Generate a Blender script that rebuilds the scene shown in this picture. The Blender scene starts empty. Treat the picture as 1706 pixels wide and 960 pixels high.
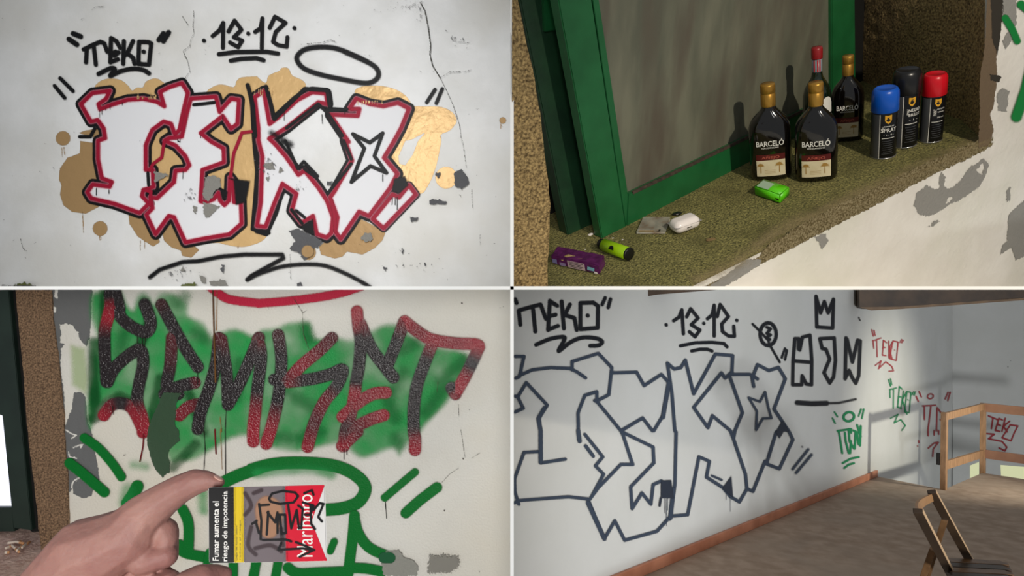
import bpy, bmesh, math, random
import numpy as np
from mathutils import Vector, Matrix, noise
random.seed(7)
PI = math.pi
# ------------------------------------------------------------------ camera, world, lights, exposure
scn = bpy.context.scene
col = scn.collection
F = 1150.0                                   # focal length in pixels of the 1706 px wide frame
cam = bpy.data.cameras.new('camera'); camo = bpy.data.objects.new('camera', cam); col.objects.link(camo)
cam.sensor_width = 36.0; cam.lens = 36.0*F/1706.0; cam.clip_start = 0.05; cam.clip_end = 60
camo.location = (0, 0, 0); camo.rotation_euler = (PI/2, 0, 0)
scn.camera = camo
scn.view_settings.view_transform = 'Standard'; scn.view_settings.look = 'None'
scn.view_settings.gamma = 1.0; scn.view_settings.exposure = 0.0
scn.cycles.transparent_max_bounces = 48
w = bpy.data.worlds.new('world'); scn.world = w; w.use_nodes = True
w.node_tree.nodes['Background'].inputs[0].default_value = (0.93, 0.97, 1.0, 1)
w.node_tree.nodes['Background'].inputs[1].default_value = 0.26

def spot(name, loc, target, watts, color, size, blend=1.0, radius=0.25):
    l = bpy.data.lights.new(name, 'SPOT'); l.energy = watts; l.color = color
    l.spot_size = math.radians(size); l.spot_blend = blend; l.shadow_soft_size = radius
    o = bpy.data.objects.new(name, l); col.objects.link(o); o.location = loc
    o.rotation_euler = (Vector(target)-Vector(loc)).to_track_quat('-Z', 'Y').to_euler()
    return o
def area(name, loc, target, watts, color, sx, sy, spread=180):
    l = bpy.data.lights.new(name, 'AREA'); l.energy = watts; l.color = color
    l.shape = 'RECTANGLE'; l.size = sx; l.size_y = sy; l.spread = math.radians(spread)
    o = bpy.data.objects.new(name, l); col.objects.link(o); o.location = loc
    o.rotation_euler = (Vector(target)-Vector(loc)).to_track_quat('-Z', 'Y').to_euler()
    return o
# upper left wall: added unseen spot above, upper right quarter: phone torch, lower left and lower right: added unseen fill spots
spot('lamp_wall', (-1.1, 0.4, 1.9), (-2.0, 5.4, 1.25), 800, (1.0, .99, .98), 66, 1.0, .35)
spot('lamp_torch', (1.05, -0.9, 0.8), (0.93, 1.8, 0.30), 205, (1.0, .90, .74), 50, .9, .03)
spot('lamp_window', (-0.15, -2.4, -0.02), (-0.85, 2.2, -0.5), 470, (1.0, .985, .95), 42, .9, .5)
spot('lamp_hall', (2.0, -2.6, -1.6), (2.5, 5.0, -1.75), 1500, (.95, .98, 1.0), 54, .9, .3)
spot('lamp_stairwell', (6.1, 6.0, -1.05), (4.6, 7.6, -1.6), 170, (1.0, .97, .82), 80, .9, .07)

# ------------------------------------------------------------------ helpers
def lin(c):
    return tuple((v/255/12.92 if v/255 <= .04045 else ((v/255+.055)/1.055)**2.4) for v in c) + (1.0,)
CR = {'A1': (0, 0, 3.967), 'A2': (420, 0, 3.967), 'A3': (0, 235, 3.919), 'A4': (420, 235, 3.919),
      'B1': (853, 0, 3.995), 'B2': (1276, 0, 3.967), 'B3': (853, 240, 3.995), 'B4': (1276, 240, 3.967),
      'C1': (0, 480, 3.967), 'C2': (420, 480, 3.967), 'C3': (0, 715, 3.919), 'C4': (420, 715, 3.919),
      'D1': (853, 480, 3.995), 'D2': (1276, 480, 3.967), 'D3': (853, 720, 3.995), 'D4': (1276, 720, 3.967), 'P': (0, 0, 1.0)}
def Q(s):
    c = CR['P']; out = []
    for t in s.split():
        if t in CR: c = CR[t]; continue
        v = [float(a) for a in t.split(',')]
        out.append((c[0]+v[0]/c[2], c[1]+v[1]/c[2]) + tuple(v[2:]))
    return out
def smooth(pts, closed=False, n=5):
    """Catmull-Rom through the points"""
    P = [tuple(p)+(0,)*(3-len(p)) for p in pts]; m = len(P); out = []
    for i in range(m if closed else m-1):
        if closed: a, b, c, d = P[i-1], P[i], P[(i+1) % m], P[(i+2) % m]
        else: a, b, c, d = P[max(i-1, 0)], P[i], P[i+1], P[min(i+2, m-1)]
        for k in range(n):
            t = k/n
            out.append(tuple(.5*((2*b[j])+(c[j]-a[j])*t+(2*a[j]-5*b[j]+4*c[j]-d[j])*t*t+(3*b[j]-a[j]-3*c[j]+d[j])*t**3) for j in range(3)))
    if not closed: out.append(P[-1])
    return out
def ray(x, y): return Vector((x-853.0, F, 480.0-y))
def mk_plane(n, p): n = Vector(n).normalized(); return (n, n.dot(Vector(p)))

def link(name, me, mat=None, parent=None, label=None, cat=None, kind=None, group=None):
    o = bpy.data.objects.new(name, me); col.objects.link(o)
    if me is not None and mat is not None and hasattr(me, 'materials') and len(me.materials) == 0: me.materials.append(mat)
    if parent: o.parent = parent
    if label: o['label'] = label
    if cat: o['category'] = cat
    if kind: o['kind'] = kind
    if group: o['group'] = group
    return o
def bmobj(name, bm, mat, parent=None, smooth_=False, **k):
    me = bpy.data.meshes.new(name)
    bmesh.ops.recalc_face_normals(bm, faces=bm.faces[:])
    bm.to_mesh(me); bm.free()
    if smooth_: me.polygons.foreach_set('use_smooth', [True]*len(me.polygons))
    return link(name, me, mat, parent, **k)
def empty(name, M, **k):
    o = link(name, None, **k); o.empty_display_size = .05; o.matrix_world = M if isinstance(M, Matrix) else Matrix.Translation(M)
    return o
QB = {'TL': (-40, 853, -40, 480), 'TR': (853, 1760, -40, 480), 'BL': (-40, 853, 480, 1010), 'BR': (853, 1760, 480, 1010)}
def clip(bm, quad):
    sx = -1 if quad[1] == 'L' else 1; sz = 1 if quad[0] == 'T' else -1
    for no in ((sx, 0, 0), (0, 0, sz)):
        bmesh.ops.bisect_plane(bm, geom=bm.verts[:]+bm.edges[:]+bm.faces[:], plane_co=(0, 0, 0), plane_no=no, clear_inner=True, dist=1e-6)

def prism(pts3, vec):
    """solid from a planar outline swept by vec"""
    bm = bmesh.new(); a = [bm.verts.new(p) for p in pts3]; b = [bm.verts.new(Vector(p)+vec) for p in pts3]
    bm.faces.new(a); bm.faces.new(b[::-1]); n = len(a)
    for i in range(n): bm.faces.new((a[i], b[i], b[(i+1) % n], a[(i+1) % n]))
    return bm
def px_prism(plane, pts, vec): return prism([hit(plane, p[0], p[1]) for p in pts], Vector(vec))
def bar(bm, p0, p1, w, t, side):
    """box from p0 to p1; w across 'side', t along the third axis"""
    p0 = Vector(p0); p1 = Vector(p1); d = (p1-p0).normalized(); s = Vector(side); s = (s-d*s.dot(d)).normalized(); u = d.cross(s)
    vs = [bm.verts.new(p+s*(a*w/2)+u*(b*t/2)) for p in (p0, p1) for a, b in ((-1, -1), (1, -1), (1, 1), (-1, 1))]
    for f in ((0, 1, 2, 3), (7, 6, 5, 4), (0, 4, 5, 1), (1, 5, 6, 2), (2, 6, 7, 3), (3, 7, 4, 0)): bm.faces.new([vs[i] for i in f])
def barobj(name, p0, p1, w, t, side, mat, parent, bev=.002, **k):
    bm = bmesh.new(); bar(bm, p0, p1, w, t, side)
    if bev: bmesh.ops.bevel(bm, geom=bm.edges[:], offset=bev, segments=2, affect='EDGES', profile=.6)
    return bmobj(name, bm, mat, parent, **k)
def lathe(name, prof, mat, parent=None, seg=40, sx=1, sy=1, expo=None, **k):
    bm = bmesh.new(); rings = []
    for r, z in prof:
        ring = []
        for i in range(seg):
            a = 2*PI*i/seg; c, s = math.cos(a), math.sin(a)
            if expo:
                q = (abs(c)**expo+abs(s)**expo)**(-1/expo); c *= q; s *= q
            ring.append(bm.verts.new((r*c*sx, r*s*sy, z)))
        rings.append(ring)
    for a, b in zip(rings, rings[1:]):
        for i in range(seg): bm.faces.new((a[i], a[(i+1) % seg], b[(i+1) % seg], b[i]))
    bm.faces.new(rings[0][::-1]); bm.faces.new(rings[-1])
    return bmobj(name, bm, mat, parent, smooth_=True, **k)

# ------------------------------------------------------------------ materials
def newmat(name):
    m = bpy.data.materials.new(name); m.use_nodes = True; nt = m.node_tree
    return m, nt, nt.nodes['Principled BSDF']
def nd(nt, t, **k):
    n = nt.nodes.new(t)
    for a, b in k.items(): setattr(n, a, b)
    return n
def mathn(nt, op, a, b=None, clampv=False):
    n = nt.nodes.new('ShaderNodeMath'); n.operation = op; n.use_clamp = clampv
    for i, v in enumerate((a, b)):
        if v is None: continue
        if isinstance(v, (int, float)): n.inputs[i].default_value = v
        else: nt.links.new(v, n.inputs[i])
    return n.outputs[0]
def mat(name, c0, c1=None, rough=.6, metal=0, scale=20, detail=6, lo=.35, hi=.65, bump=0, bscale=None, stretch=(1, 1, 1), spec=.5, c2=None, s2=5, lo2=.45, hi2=.7, **ex):
    m, nt, p = newmat(name)
    p.inputs['Roughness'].default_value = rough; p.inputs['Metallic'].default_value = metal
    p.inputs['Specular IOR Level'].default_value = spec
    tc = nd(nt, 'ShaderNodeTexCoord'); mp = nd(nt, 'ShaderNodeMapping'); mp.inputs['Scale'].default_value = stretch
    nt.links.new(tc.outputs['Object'], mp.inputs['Vector'])
    if c1 is not None:
        nz = nd(nt, 'ShaderNodeTexNoise'); nz.inputs['Scale'].default_value = scale; nz.inputs['Detail'].default_value = detail
        nt.links.new(mp.outputs[0], nz.inputs['Vector'])
        r = nd(nt, 'ShaderNodeValToRGB'); r.color_ramp.elements[0].position = lo; r.color_ramp.elements[1].position = hi
        r.color_ramp.elements[0].color = lin(c0); r.color_ramp.elements[1].color = lin(c1)
        nt.links.new(nz.outputs['Fac'], r.inputs[0]); out = r.outputs[0]
        if c2 is not None:
            n2 = nd(nt, 'ShaderNodeTexNoise'); n2.inputs['Scale'].default_value = s2; n2.inputs['Detail'].default_value = 4
            nt.links.new(mp.outputs[0], n2.inputs['Vector'])
            r2 = nd(nt, 'ShaderNodeValToRGB'); r2.color_ramp.elements[0].position = lo2; r2.color_ramp.elements[1].position = hi2
            nt.links.new(n2.outputs['Fac'], r2.inputs[0])
            mx = nd(nt, 'ShaderNodeMix'); mx.data_type = 'RGBA'; nt.links.new(r2.outputs[0], mx.inputs[0])
            nt.links.new(out, mx.inputs[6]); mx.inputs[7].default_value = lin(c2); out = mx.outputs[2]
        nt.links.new(out, p.inputs['Base Color'])
    else: p.inputs['Base Color'].default_value = lin(c0)
    if bump:
        nb = nd(nt, 'ShaderNodeTexNoise'); nb.inputs['Scale'].default_value = bscale or scale*2; nb.inputs['Detail'].default_value = 8
        nt.links.new(mp.outputs[0], nb.inputs['Vector'])
        b = nd(nt, 'ShaderNodeBump'); b.inputs['Strength'].default_value = 1; b.inputs['Distance'].default_value = bump
        nt.links.new(nb.outputs['Fac'], b.inputs['Height']); nt.links.new(b.outputs[0], p.inputs['Normal'])
    for a, v in ex.items(): p.inputs[a.replace('_', ' ')].default_value = v
    return m
PX = {'TL': 5.4/F, 'TR': 1.75/F, 'BL': 2.2/F, 'BR': 4.5/F, 'PK': .5/F}
_pm = {}
def pm(q, c0, c1=None, rough=.55, metal=0, rag=0.0, rs=.35, grain=.5, bump=0.0, bs=.5, cloud=0.0, cs=.02, spec=.18, mott=0.0):
    """paint material: alpha from the signed pixel distance stored on the mesh, softened by attribute s"""
    key = (q, c0, c1, rough, metal, rag, rs, grain, bump, bs, cloud, cs, mott)
    if key in _pm: return _pm[key]
    m, nt, p = newmat('paint'); k = 1/PX[q]; _pm[key] = m
    p.inputs['Roughness'].default_value = rough; p.inputs['Metallic'].default_value = metal; p.inputs['Specular IOR Level'].default_value = spec
    at = {a: nd(nt, 'ShaderNodeAttribute', attribute_name=a) for a in ('d', 's', 'op', 'm')}
    tc = nd(nt, 'ShaderNodeTexCoord')
    def nz(sc, det=4):
        n = nd(nt, 'ShaderNodeTexNoise'); n.inputs['Scale'].default_value = sc*k; n.inputs['Detail'].default_value = det
        nt.links.new(tc.outputs['Object'], n.inputs['Vector']); return n.outputs['Fac']
    d = at['d'].outputs['Fac']; s = at['s'].outputs['Fac']
    if rag: d = mathn(nt, 'ADD', d, mathn(nt, 'MULTIPLY', mathn(nt, 'SUBTRACT', nz(rs), .5), rag*2.5))
    if grain: d = mathn(nt, 'ADD', d, mathn(nt, 'MULTIPLY', mathn(nt, 'MULTIPLY', mathn(nt, 'SUBTRACT', nz(.9, 2), .5), grain*3), s))
    t = mathn(nt, 'DIVIDE', mathn(nt, 'SUBTRACT', s, d), mathn(nt, 'MULTIPLY', s, 2.0), True)
    t2 = mathn(nt, 'MULTIPLY', mathn(nt, 'MULTIPLY', t, t), mathn(nt, 'SUBTRACT', 3.0, mathn(nt, 'MULTIPLY', t, 2.0)))
    a = mathn(nt, 'MULTIPLY', t2, at['op'].outputs['Fac'])
    if cloud: a = mathn(nt, 'MULTIPLY', a, mathn(nt, 'ADD', mathn(nt, 'MULTIPLY', mathn(nt, 'SUBTRACT', nz(cs, 2), .5), cloud*4), 1-cloud*.6, True), True)
    nt.links.new(a, p.inputs['Alpha'])
    if c1 is None: p.inputs['Base Color'].default_value = lin(c0)
    else:
        mx = nd(nt, 'ShaderNodeMix'); mx.data_type = 'RGBA'; nt.links.new(mathn(nt, 'ADD', mathn(nt, 'MULTIPLY', mathn(nt, 'SUBTRACT', nz(mott, 8), .5), 5.0), .5, True) if mott else at['m'].outputs['Fac'], mx.inputs[0])
        mx.inputs[6].default_value = lin(c0); mx.inputs[7].default_value = lin(c1); nt.links.new(mx.outputs[2], p.inputs['Base Color'])
    if bump:
        b = nd(nt, 'ShaderNodeBump'); b.inputs['Strength'].default_value = 1; b.inputs['Distance'].default_value = bump
        nt.links.new(nz(bs, 3), b.inputs['Height']); nt.links.new(b.outputs[0], p.inputs['Normal'])
    return m

# ------------------------------------------------------------------ spray paint / flat marks on real surfaces
LIFT = {}
def paint(name, plane, quad, items, m, soft=1.0, op=1.0, step=1.6, parent=None, label=None, bounds=None, lift=None, pxsize=None, **kw):
    """items: (kind, points, halfwidth); kinds s open stroke, c closed stroke, f filled outline, o band outside an outline, x cut-out.
    The mesh is a thin sheet lying on the wall plane; each vertex stores its distance to the painted edge."""
    allp = [p for it in items if it[0] != 'x' for p in it[1]]; mw = max(it[2] for it in items)+soft*1.6+3
    b = bounds or QB[quad]
    x0 = max(min(p[0] for p in allp)-mw, b[0]); x1 = min(max(p[0] for p in allp)+mw, b[1])
    y0 = max(min(p[1] for p in allp)-mw, b[2]); y1 = min(max(p[1] for p in allp)+mw, b[3])
    if x1-x0 < 1 or y1-y0 < 1: return None
    nx = max(2, int((x1-x0)/step)+1); ny = max(2, int((y1-y0)/step)+1)
    xs = np.linspace(x0, x1, nx); ys = np.linspace(y0, y1, ny); X, Y = np.meshgrid(xs, ys)
    D = np.full(X.shape, 99.0); Mm = np.zeros(X.shape)
    for it in items:
        kind, pts, hw = it[:3]; P = np.array([list(p[:3])+[0]*(3-len(p[:3])) for p in pts], float)
        if len(P) == 1: P = np.vstack([P, P+[.01, 0, 0]])
        n = len(P); closed = kind != 's'
        big = kind in 'fox'
        d = np.full(X.shape, 999.0) if big else None; inside = np.zeros(X.shape, bool) if big else None
        for i in range(n if closed else n-1):
            a = P[i]; c = P[(i+1) % n]; mg = (99 if big else hw+soft*1.6+4)
            if not big:
                ix = np.searchsorted(xs, [min(a[0], c[0])-mg, max(a[0], c[0])+mg]); iy = np.searchsorted(ys, [min(a[1], c[1])-mg, max(a[1], c[1])+mg])
                sl = (slice(iy[0], iy[1]), slice(ix[0], ix[1]))
            else: sl = (slice(None), slice(None))
            xx = X[sl]; yy = Y[sl]
            if xx.size == 0: continue
            vx, vy = c[0]-a[0], c[1]-a[1]; L = vx*vx+vy*vy+1e-9
            t = np.clip(((xx-a[0])*vx+(yy-a[1])*vy)/L, 0, 1); dd = np.hypot(xx-a[0]-t*vx, yy-a[1]-t*vy)
            if big:
                np.minimum(d, dd, out=d)
                cr = ((a[1] > Y) != (c[1] > Y)) & (X < (c[0]-a[0])*(Y-a[1])/((c[1]-a[1]) or 1e-9)+a[0]); inside ^= cr
            else:
                dd = dd-hw; mask = dd < D[sl]; D[sl] = np.where(mask, dd, D[sl]); Mm[sl] = np.where(mask, a[2]+t*(c[2]-a[2]), Mm[sl])
        if big:
            sd = np.where(inside, -d, d)
            if kind == 'f': sd = sd-hw; D = np.minimum(D, sd)
            elif kind == 'o': D = np.minimum(D, np.maximum(sd-hw, -sd-1))
            elif kind == 'x': D = np.maximum(D, -(sd-hw))
    keep = D < soft*2.2+2.0
    cell = keep[:-1, :-1] | keep[1:, :-1] | keep[:-1, 1:] | keep[1:, 1:]
    used = np.zeros(X.shape, bool)
    used[:-1, :-1] |= cell; used[1:, :-1] |= cell; used[:-1, 1:] |= cell; used[1:, 1:] |= cell
    if not used.any(): return None
    idx = -np.ones(X.shape, int); idx[used] = np.arange(used.sum())
    R = np.stack([X[used]-853.0, np.full(used.sum(), F), 480.0-Y[used]], 1)
    n_, c_ = plane; nn = np.array(n_)
    key = (round(n_.x, 3), round(n_.y, 3), round(c_, 3))
    if lift is None: LIFT[key] = LIFT.get(key, 0.0)+0.00035; lift = LIFT[key]
    V = R*(c_/(R@nn))[:, None]
    V = V - nn[None, :]*(lift*np.sign(c_))
    if parent is not None and tuple(parent.location) != (0, 0, 0): V = V-np.array(parent.location)
    iy, ix = np.nonzero(cell)
    Fc = np.stack([idx[iy, ix], idx[iy+1, ix], idx[iy+1, ix+1], idx[iy, ix+1]], 1)
    me = bpy.data.meshes.new(name); me.vertices.add(len(V)); me.vertices.foreach_set('co', V.astype(np.float32).ravel())
    me.loops.add(Fc.size); me.loops.foreach_set('vertex_index', Fc.astype(np.int32).ravel())
    me.polygons.add(len(Fc)); me.polygons.foreach_set('loop_start', np.arange(0, Fc.size, 4, dtype=np.int32))
    me.update(calc_edges=True)
    for nm, arr in (('d', D[used]), ('m', Mm[used]), ('s', np.full(len(V), soft)), ('op', np.full(len(V), op))):
        at = me.attributes.new(nm, 'FLOAT', 'POINT'); at.data.foreach_set('value', arr.astype(np.float32))
    return link(name, me, m, parent, label=label, **kw)
def S(s, hw, curve=False, closed=False):
    p = Q(s); k = 'c' if closed else 's'
    return (k, smooth(p, closed) if curve else p, hw)
def multi(txt, hw, curve=False):
    """strokes separated by '|', the crop code of the first carries on"""
    out = []; cur = ''
    for t in txt.split('|'):
        t = t.strip()
        if t[:2] not in CR: t = cur+' '+t
        for tok in t.split():
            if tok in CR: cur = tok
        out.append(S(t, hw, curve))
    return out
def ell(cx, cy, rx, ry, rot=0, n=20):
    return [(cx+rx*math.cos(a)*math.cos(rot)-ry*math.sin(a)*math.sin(rot), cy+rx*math.cos(a)*math.sin(rot)+ry*math.sin(a)*math.cos(rot)) for a in [2*PI*i/n for i in range(n)]]
def jag(pts, amp=1.2, n=3):
    out = []; m = len(pts)
    for i in range(m):
        a = pts[i]; b = pts[(i+1) % m]
        for k in range(n):
            t = k/n; out.append((a[0]+(b[0]-a[0])*t+random.uniform(-amp, amp), a[1]+(b[1]-a[1])*t+random.uniform(-amp, amp)))
    return out
def textmesh(s, size, bold=0.0):
    cu = bpy.data.curves.new('t', 'FONT'); cu.body = s; cu.size = size; cu.align_x = 'CENTER'; cu.align_y = 'CENTER'; cu.offset = bold; cu.resolution_u = 3
    o = bpy.data.objects.new('t', cu); col.objects.link(o); dg = bpy.context.evaluated_depsgraph_get()
    me = bpy.data.meshes.new_from_object(o.evaluated_get(dg)); bpy.data.objects.remove(o); bpy.data.curves.remove(cu)
    return me

# ------------------------------------------------------------------ planes of the four rooms
def hit(plane, x, y): r = ray(x, y); return r*(plane[1]/plane[0].dot(r))
W1 = mk_plane((0, 1, 0), (0, 5.4, 0))                      # upper left wall
W3 = mk_plane((0, 1, 0), (0, 2.2, 0))                      # lower left wall
NT = Vector((-.223, -.491, .842)).normalized()             # up, right and into-the-window axes of the sill scene
AT = Vector((.873, .283, .397)); AT = (AT-NT*AT.dot(NT)).normalized(); DT = NT.cross(AT)
SILL = (NT, -.8543)
def onsill(x, y): return hit(SILL, x, y)
W2 = mk_plane(DT, onsill(1640, 235))
NB = Vector((.05, .06, 1)).normalized(); HB = 1.4          # up axis and eye height of the hall
FLOOR = (NB, -HB)
def onfloor(x, y, h=0.0): return hit((NB, -HB+h), x, y)
SK0 = onfloor(1459, 793.6); SK1 = onfloor(1078, 954); AB = (SK0-SK1).normalized(); WN = AB.cross(NB).normalized(); BB = -NB.cross(AB)
W4 = mk_plane(WN, SK0)
CORN = hit(W4, 1587, 640); W5 = mk_plane(AB, CORN); BB = WN if WN.x > 0 else -WN

# ------------------------------------------------------------------ structure materials
M_wall1 = mat('plaster_white', (203, 203, 201), (214, 214, 213), rough=.55, scale=3, detail=8, bump=.006, bscale=9, c2=(196, 194, 188), s2=1.2)
M_wall2 = mat('plaster_warm', (216, 211, 204), (226, 222, 216), rough=.6, scale=8, detail=8, bump=.002, bscale=60, c2=(205, 203, 190), s2=3)
M_wall3 = mat('plaster_cream', (222, 217, 207), (230, 227, 220), rough=.5, scale=4, detail=6, bump=.0016, bscale=150, c2=(224, 215, 198), s2=2)
M_wall4 = mat('wall_hall', (206, 206, 202), (212, 212, 209), rough=.7, scale=2, detail=4, bump=.001, bscale=30)
M_part = mat('partition_white', (252, 252, 250), rough=.8, Emission_Strength=0)
M_stoneT = mat('granite_jamb', (92, 72, 40), (192, 162, 108), rough=.85, scale=170, detail=12, lo=.34, hi=.66, bump=.009, bscale=150, stretch=(1, .7, 1))
M_stoneB = mat('granite_brown', (84, 62, 44), (156, 124, 94), rough=.85, scale=190, detail=12, bump=.006, bscale=180)
M_moss = mat('mossy_granite', (58, 58, 22), (156, 148, 88), rough=.95, scale=230, detail=14, lo=.34, hi=.66, bump=.006, bscale=170, c2=(84, 80, 38), s2=9, lo2=.50, hi2=.8)
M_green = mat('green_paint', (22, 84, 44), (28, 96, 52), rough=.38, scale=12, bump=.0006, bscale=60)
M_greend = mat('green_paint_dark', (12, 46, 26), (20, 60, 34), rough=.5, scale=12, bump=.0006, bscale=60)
M_pane = mat('dusty_glass', (86, 88, 75), (110, 110, 94), rough=.5, scale=5, detail=6, stretch=(3.5, 1, .7), bump=.0001, bscale=20, c2=(86, 79, 68), s2=4)
M_night = mat('dark_boards', (14, 13, 11), rough=.9)  # dark of the night outside put into the colour; also on one frame
M_floor = mat('dusty_floor', (150, 128, 110), (174, 152, 134), rough=.8, scale=9, detail=12, bump=.0008, bscale=40, c2=(160, 142, 126), s2=1.3)
M_wood = mat('pine_wood', (142, 106, 74), (170, 130, 94), rough=.55, scale=8, detail=6, stretch=(1, 6, 1), bump=.0006, bscale=40)
M_skirt = mat('stained_skirting', (172, 108, 80), (200, 134, 104), rough=.5, scale=5, detail=6, bump=.0006, bscale=40)
M_beam = mat('dark_beam', (52, 38, 26), (80, 60, 42), rough=.6, scale=5, detail=6, bump=.001, bscale=30)
M_beamedge = mat('beam_edge', (128, 100, 70), (104, 80, 56), rough=.6, scale=8)
M_sillB = mat('pink_gravel_sill', (196, 156, 142), (232, 200, 186), rough=.95, scale=60, detail=10, bump=.008, bscale=110)
M_day = mat('daylight_pane', (235, 238, 255), rough=.2); 
_p = M_day.node_tree.nodes['Principled BSDF']; _p.inputs['Emission Color'].default_value = lin((236, 238, 255)); _p.inputs['Emission Strength'].default_value = .9
M_lowglow = mat('low_window_light', (200, 200, 160), rough=.4)
_p = M_lowglow.node_tree.nodes['Principled BSDF']; _p.inputs['Emission Color'].default_value = lin((222, 226, 178)); _p.inputs['Emission Strength'].default_value = .55

def wallobj(name, plane, pts, vec, m, quad, label, cat='wall', lab_kind='structure'):
    bm = px_prism(plane, pts, vec); clip(bm, quad)
    return bmobj(name, bm, m, label=label, cat=cat, kind=lab_kind)
wall1 = wallobj('wall_left', W1, [(-60, -60), (870, -60), (870, 500), (-60, 500)], (0, .15, 0), M_wall1, 'TL', 'white cracked plaster wall carrying the big gold and red lettering')
wall3 = wallobj('wall_front', W3, [(86, 470), (870, 470), (870, 1010), (102, 1010)], (0, .12, 0), M_wall3, 'BL', 'cream plaster wall sprayed green and dark red behind the hand')
wall2 = wallobj('wall_right', W2, [(1650, -60), (1640, 235), (1168, 470), (1128, 490), (1800, 490), (1800, -60)], DT*.1+AT*.14-NT*.09, M_wall2, 'TR', 'white flaking plaster wall under the mossy window sill')
wall4 = wallobj('wall_back', W4, [(700, 380), (1587, 380), (1587, 1100), (700, 1100)], WN*(-.1 if WN.x > 0 else .1), M_wall4, 'BR', 'long pale wall with grey outline lettering above a wooden skirting')
wall5 = wallobj('wall_end', W5, [(1587, 380), (1850, 380), (1850, 1060), (1587, 1060)], AB*.1, M_wall4, 'BR', 'pale end wall behind the wooden railing')
# the two thin partitions between the four rooms (added, edge on to the camera, widened to stop light spill)
bm = bmesh.new(); y0, y1 = 1.48, 5.4; hw = 2.9/F*y0
bar(bm, (0, y0, -1.2), (0, y0, 2.4), .0075, .004, (1, 0, 0)); bm.free()
def box(x0, x1, y0, y1, z0, z1):
    bm = bmesh.new(); bmesh.ops.create_cube(bm, size=1, matrix=Matrix.Translation(((x0+x1)/2, (y0+y1)/2, (z0+z1)/2)) @ Matrix.Diagonal((x1-x0, y1-y0, z1-z0, 1))); return bm
bmobj('wall_divider', box(-hw, hw, y0, 5.5, -2.4, 2.4), M_part, label='thin white upright partition between left and right rooms', cat='partition', kind='structure')
bmobj('floor_divider', box(-4.2, 4.2, y0, 5.5, -hw, hw), M_part, label='thin white level partition between upper and lower rooms', cat='partition', kind='structure')

# ------------------------------------------------------------------ sill scene (upper right)
def subdiv_noise(bm, n, amp, sc, up, maxe=None, only=None):
    bmesh.ops.triangulate(bm, faces=bm.faces[:])
    for _ in range(n):
        es = [e for e in bm.edges if e.calc_length() > maxe]
        if not es: break
        bmesh.ops.subdivide_edges(bm, edges=es, cuts=1); bmesh.ops.triangulate(bm, faces=bm.faces[:])
    for v in bm.verts:
        k = noise.noise(v.co*sc)*.6+noise.noise(v.co*sc*2.7)*.4
        v.co += (up if up is not None else Vector((noise.noise(v.co*sc+Vector((9, 0, 0))), noise.noise(v.co*sc+Vector((0, 9, 0))), noise.noise(v.co*sc))))*(k*amp if up is not None else amp)
bm = prism([onsill(*p) for p in [(800, 560), (800, 330), (1000, 270), (1250, 150), (1430, 100), (1640, 150), (1655, 228), (1637, 232), (1164, 468), (1056, 522)]], NT*-.012)
subdiv_noise(bm, 9, .0022, 45, NT, .016); clip(bm, 'TR')
sill = bmobj('trim_1', bm, M_moss, smooth_=True, label='mossy granite window sill holding bottles and spray cans', cat='window sill', kind='structure')
J1 = mk_plane(DT, onsill(914, 478)-NT*.0)
bm = px_prism(J1, jag([(800, -60), (850, -60), (864, 6), (886, 110), (906, 236), (911, 285), (917, 340), (914, 400), (912, 500), (800, 500)], 1.0, 3), DT*.16+AT*-.02)
subdiv_noise(bm, 5, .003, 40, None, .05); clip(bm, 'TR')
bmobj('trim_2', bm, M_stoneT, smooth_=False, label='rough granite jamb lit yellow left of the green casement', cat='stone jamb', kind='structure')
pA, pB, pC = onsill(1427, 131), onsill(1602, 200), onsill(1640, 235)
RV = mk_plane((pB-pA).cross(NT), pA); FS = mk_plane((pC-pB).cross(NT), pB)
bot = [pA, pB, pC, onsill(1760, 120), onsill(1500, 40)]
top = [hit(RV, 1425, -60), hit(RV, 1613, -60), hit(FS, 1646, -60)]; top += [bot[3]+(top[1]-pB), bot[4]+(top[1]-pB)]
bm = bmesh.new(); a = [bm.verts.new(p-NT*.02) for p in bot]; b = [bm.verts.new(p) for p in top]
bm.faces.new(a); bm.faces.new(b[::-1])
for i in range(5): bm.faces.new((a[i], b[i], b[(i+1) % 5], a[(i+1) % 5]))
subdiv_noise(bm, 6, .004, 40, None, .03); clip(bm, 'TR')
bmobj('trim_3', bm, M_stoneT, smooth_=True, label='rough granite window reveal right of the spray cans', cat='stone jamb', kind='structure')
# fixed window frame with an added dark sheet for the night behind, and the open casement
FX = mk_plane(DT, onsill(945, 392)); BK = mk_plane(DT, onsill(980, 330))
win = bmobj('window_1', box(0, .001, 0, .001, 0, .001), M_greend, label='open green timber casement window with dusty glass', cat='window', kind='structure')
win.data.clear_geometry()
def wpart(name, plane, pts, vec, m, label=None, parent=None, quad='TR', bev=0):
    bm = px_prism(plane, pts, vec)
    if bev: bmesh.ops.bevel(bm, geom=bm.edges[:], offset=bev, segments=2, affect='EDGES')
    clip(bm, quad); return bmobj(name, bm, m, parent or win, **({'label': label} if label else {}))
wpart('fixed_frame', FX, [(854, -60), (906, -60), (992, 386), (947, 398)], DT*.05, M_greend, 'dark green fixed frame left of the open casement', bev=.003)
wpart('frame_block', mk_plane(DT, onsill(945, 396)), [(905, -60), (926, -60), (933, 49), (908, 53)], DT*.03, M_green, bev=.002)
wpart('shutter', BK, [(800, -60), (1500, -60), (1500, 120), (1250, 200), (1000, 400), (900, 420), (800, 420)], DT*.02, M_night, 'dark boards behind the window')
c0, c1 = onsill(1003, 398), onsill(1405, 188); CN = (c1-c0).cross(NT); CN = CN if CN.y > 0 else -CN; CP = mk_plane(CN, c0); CN = CN.normalized()
CPI = (CP[0], CP[1]+.012)
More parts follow.
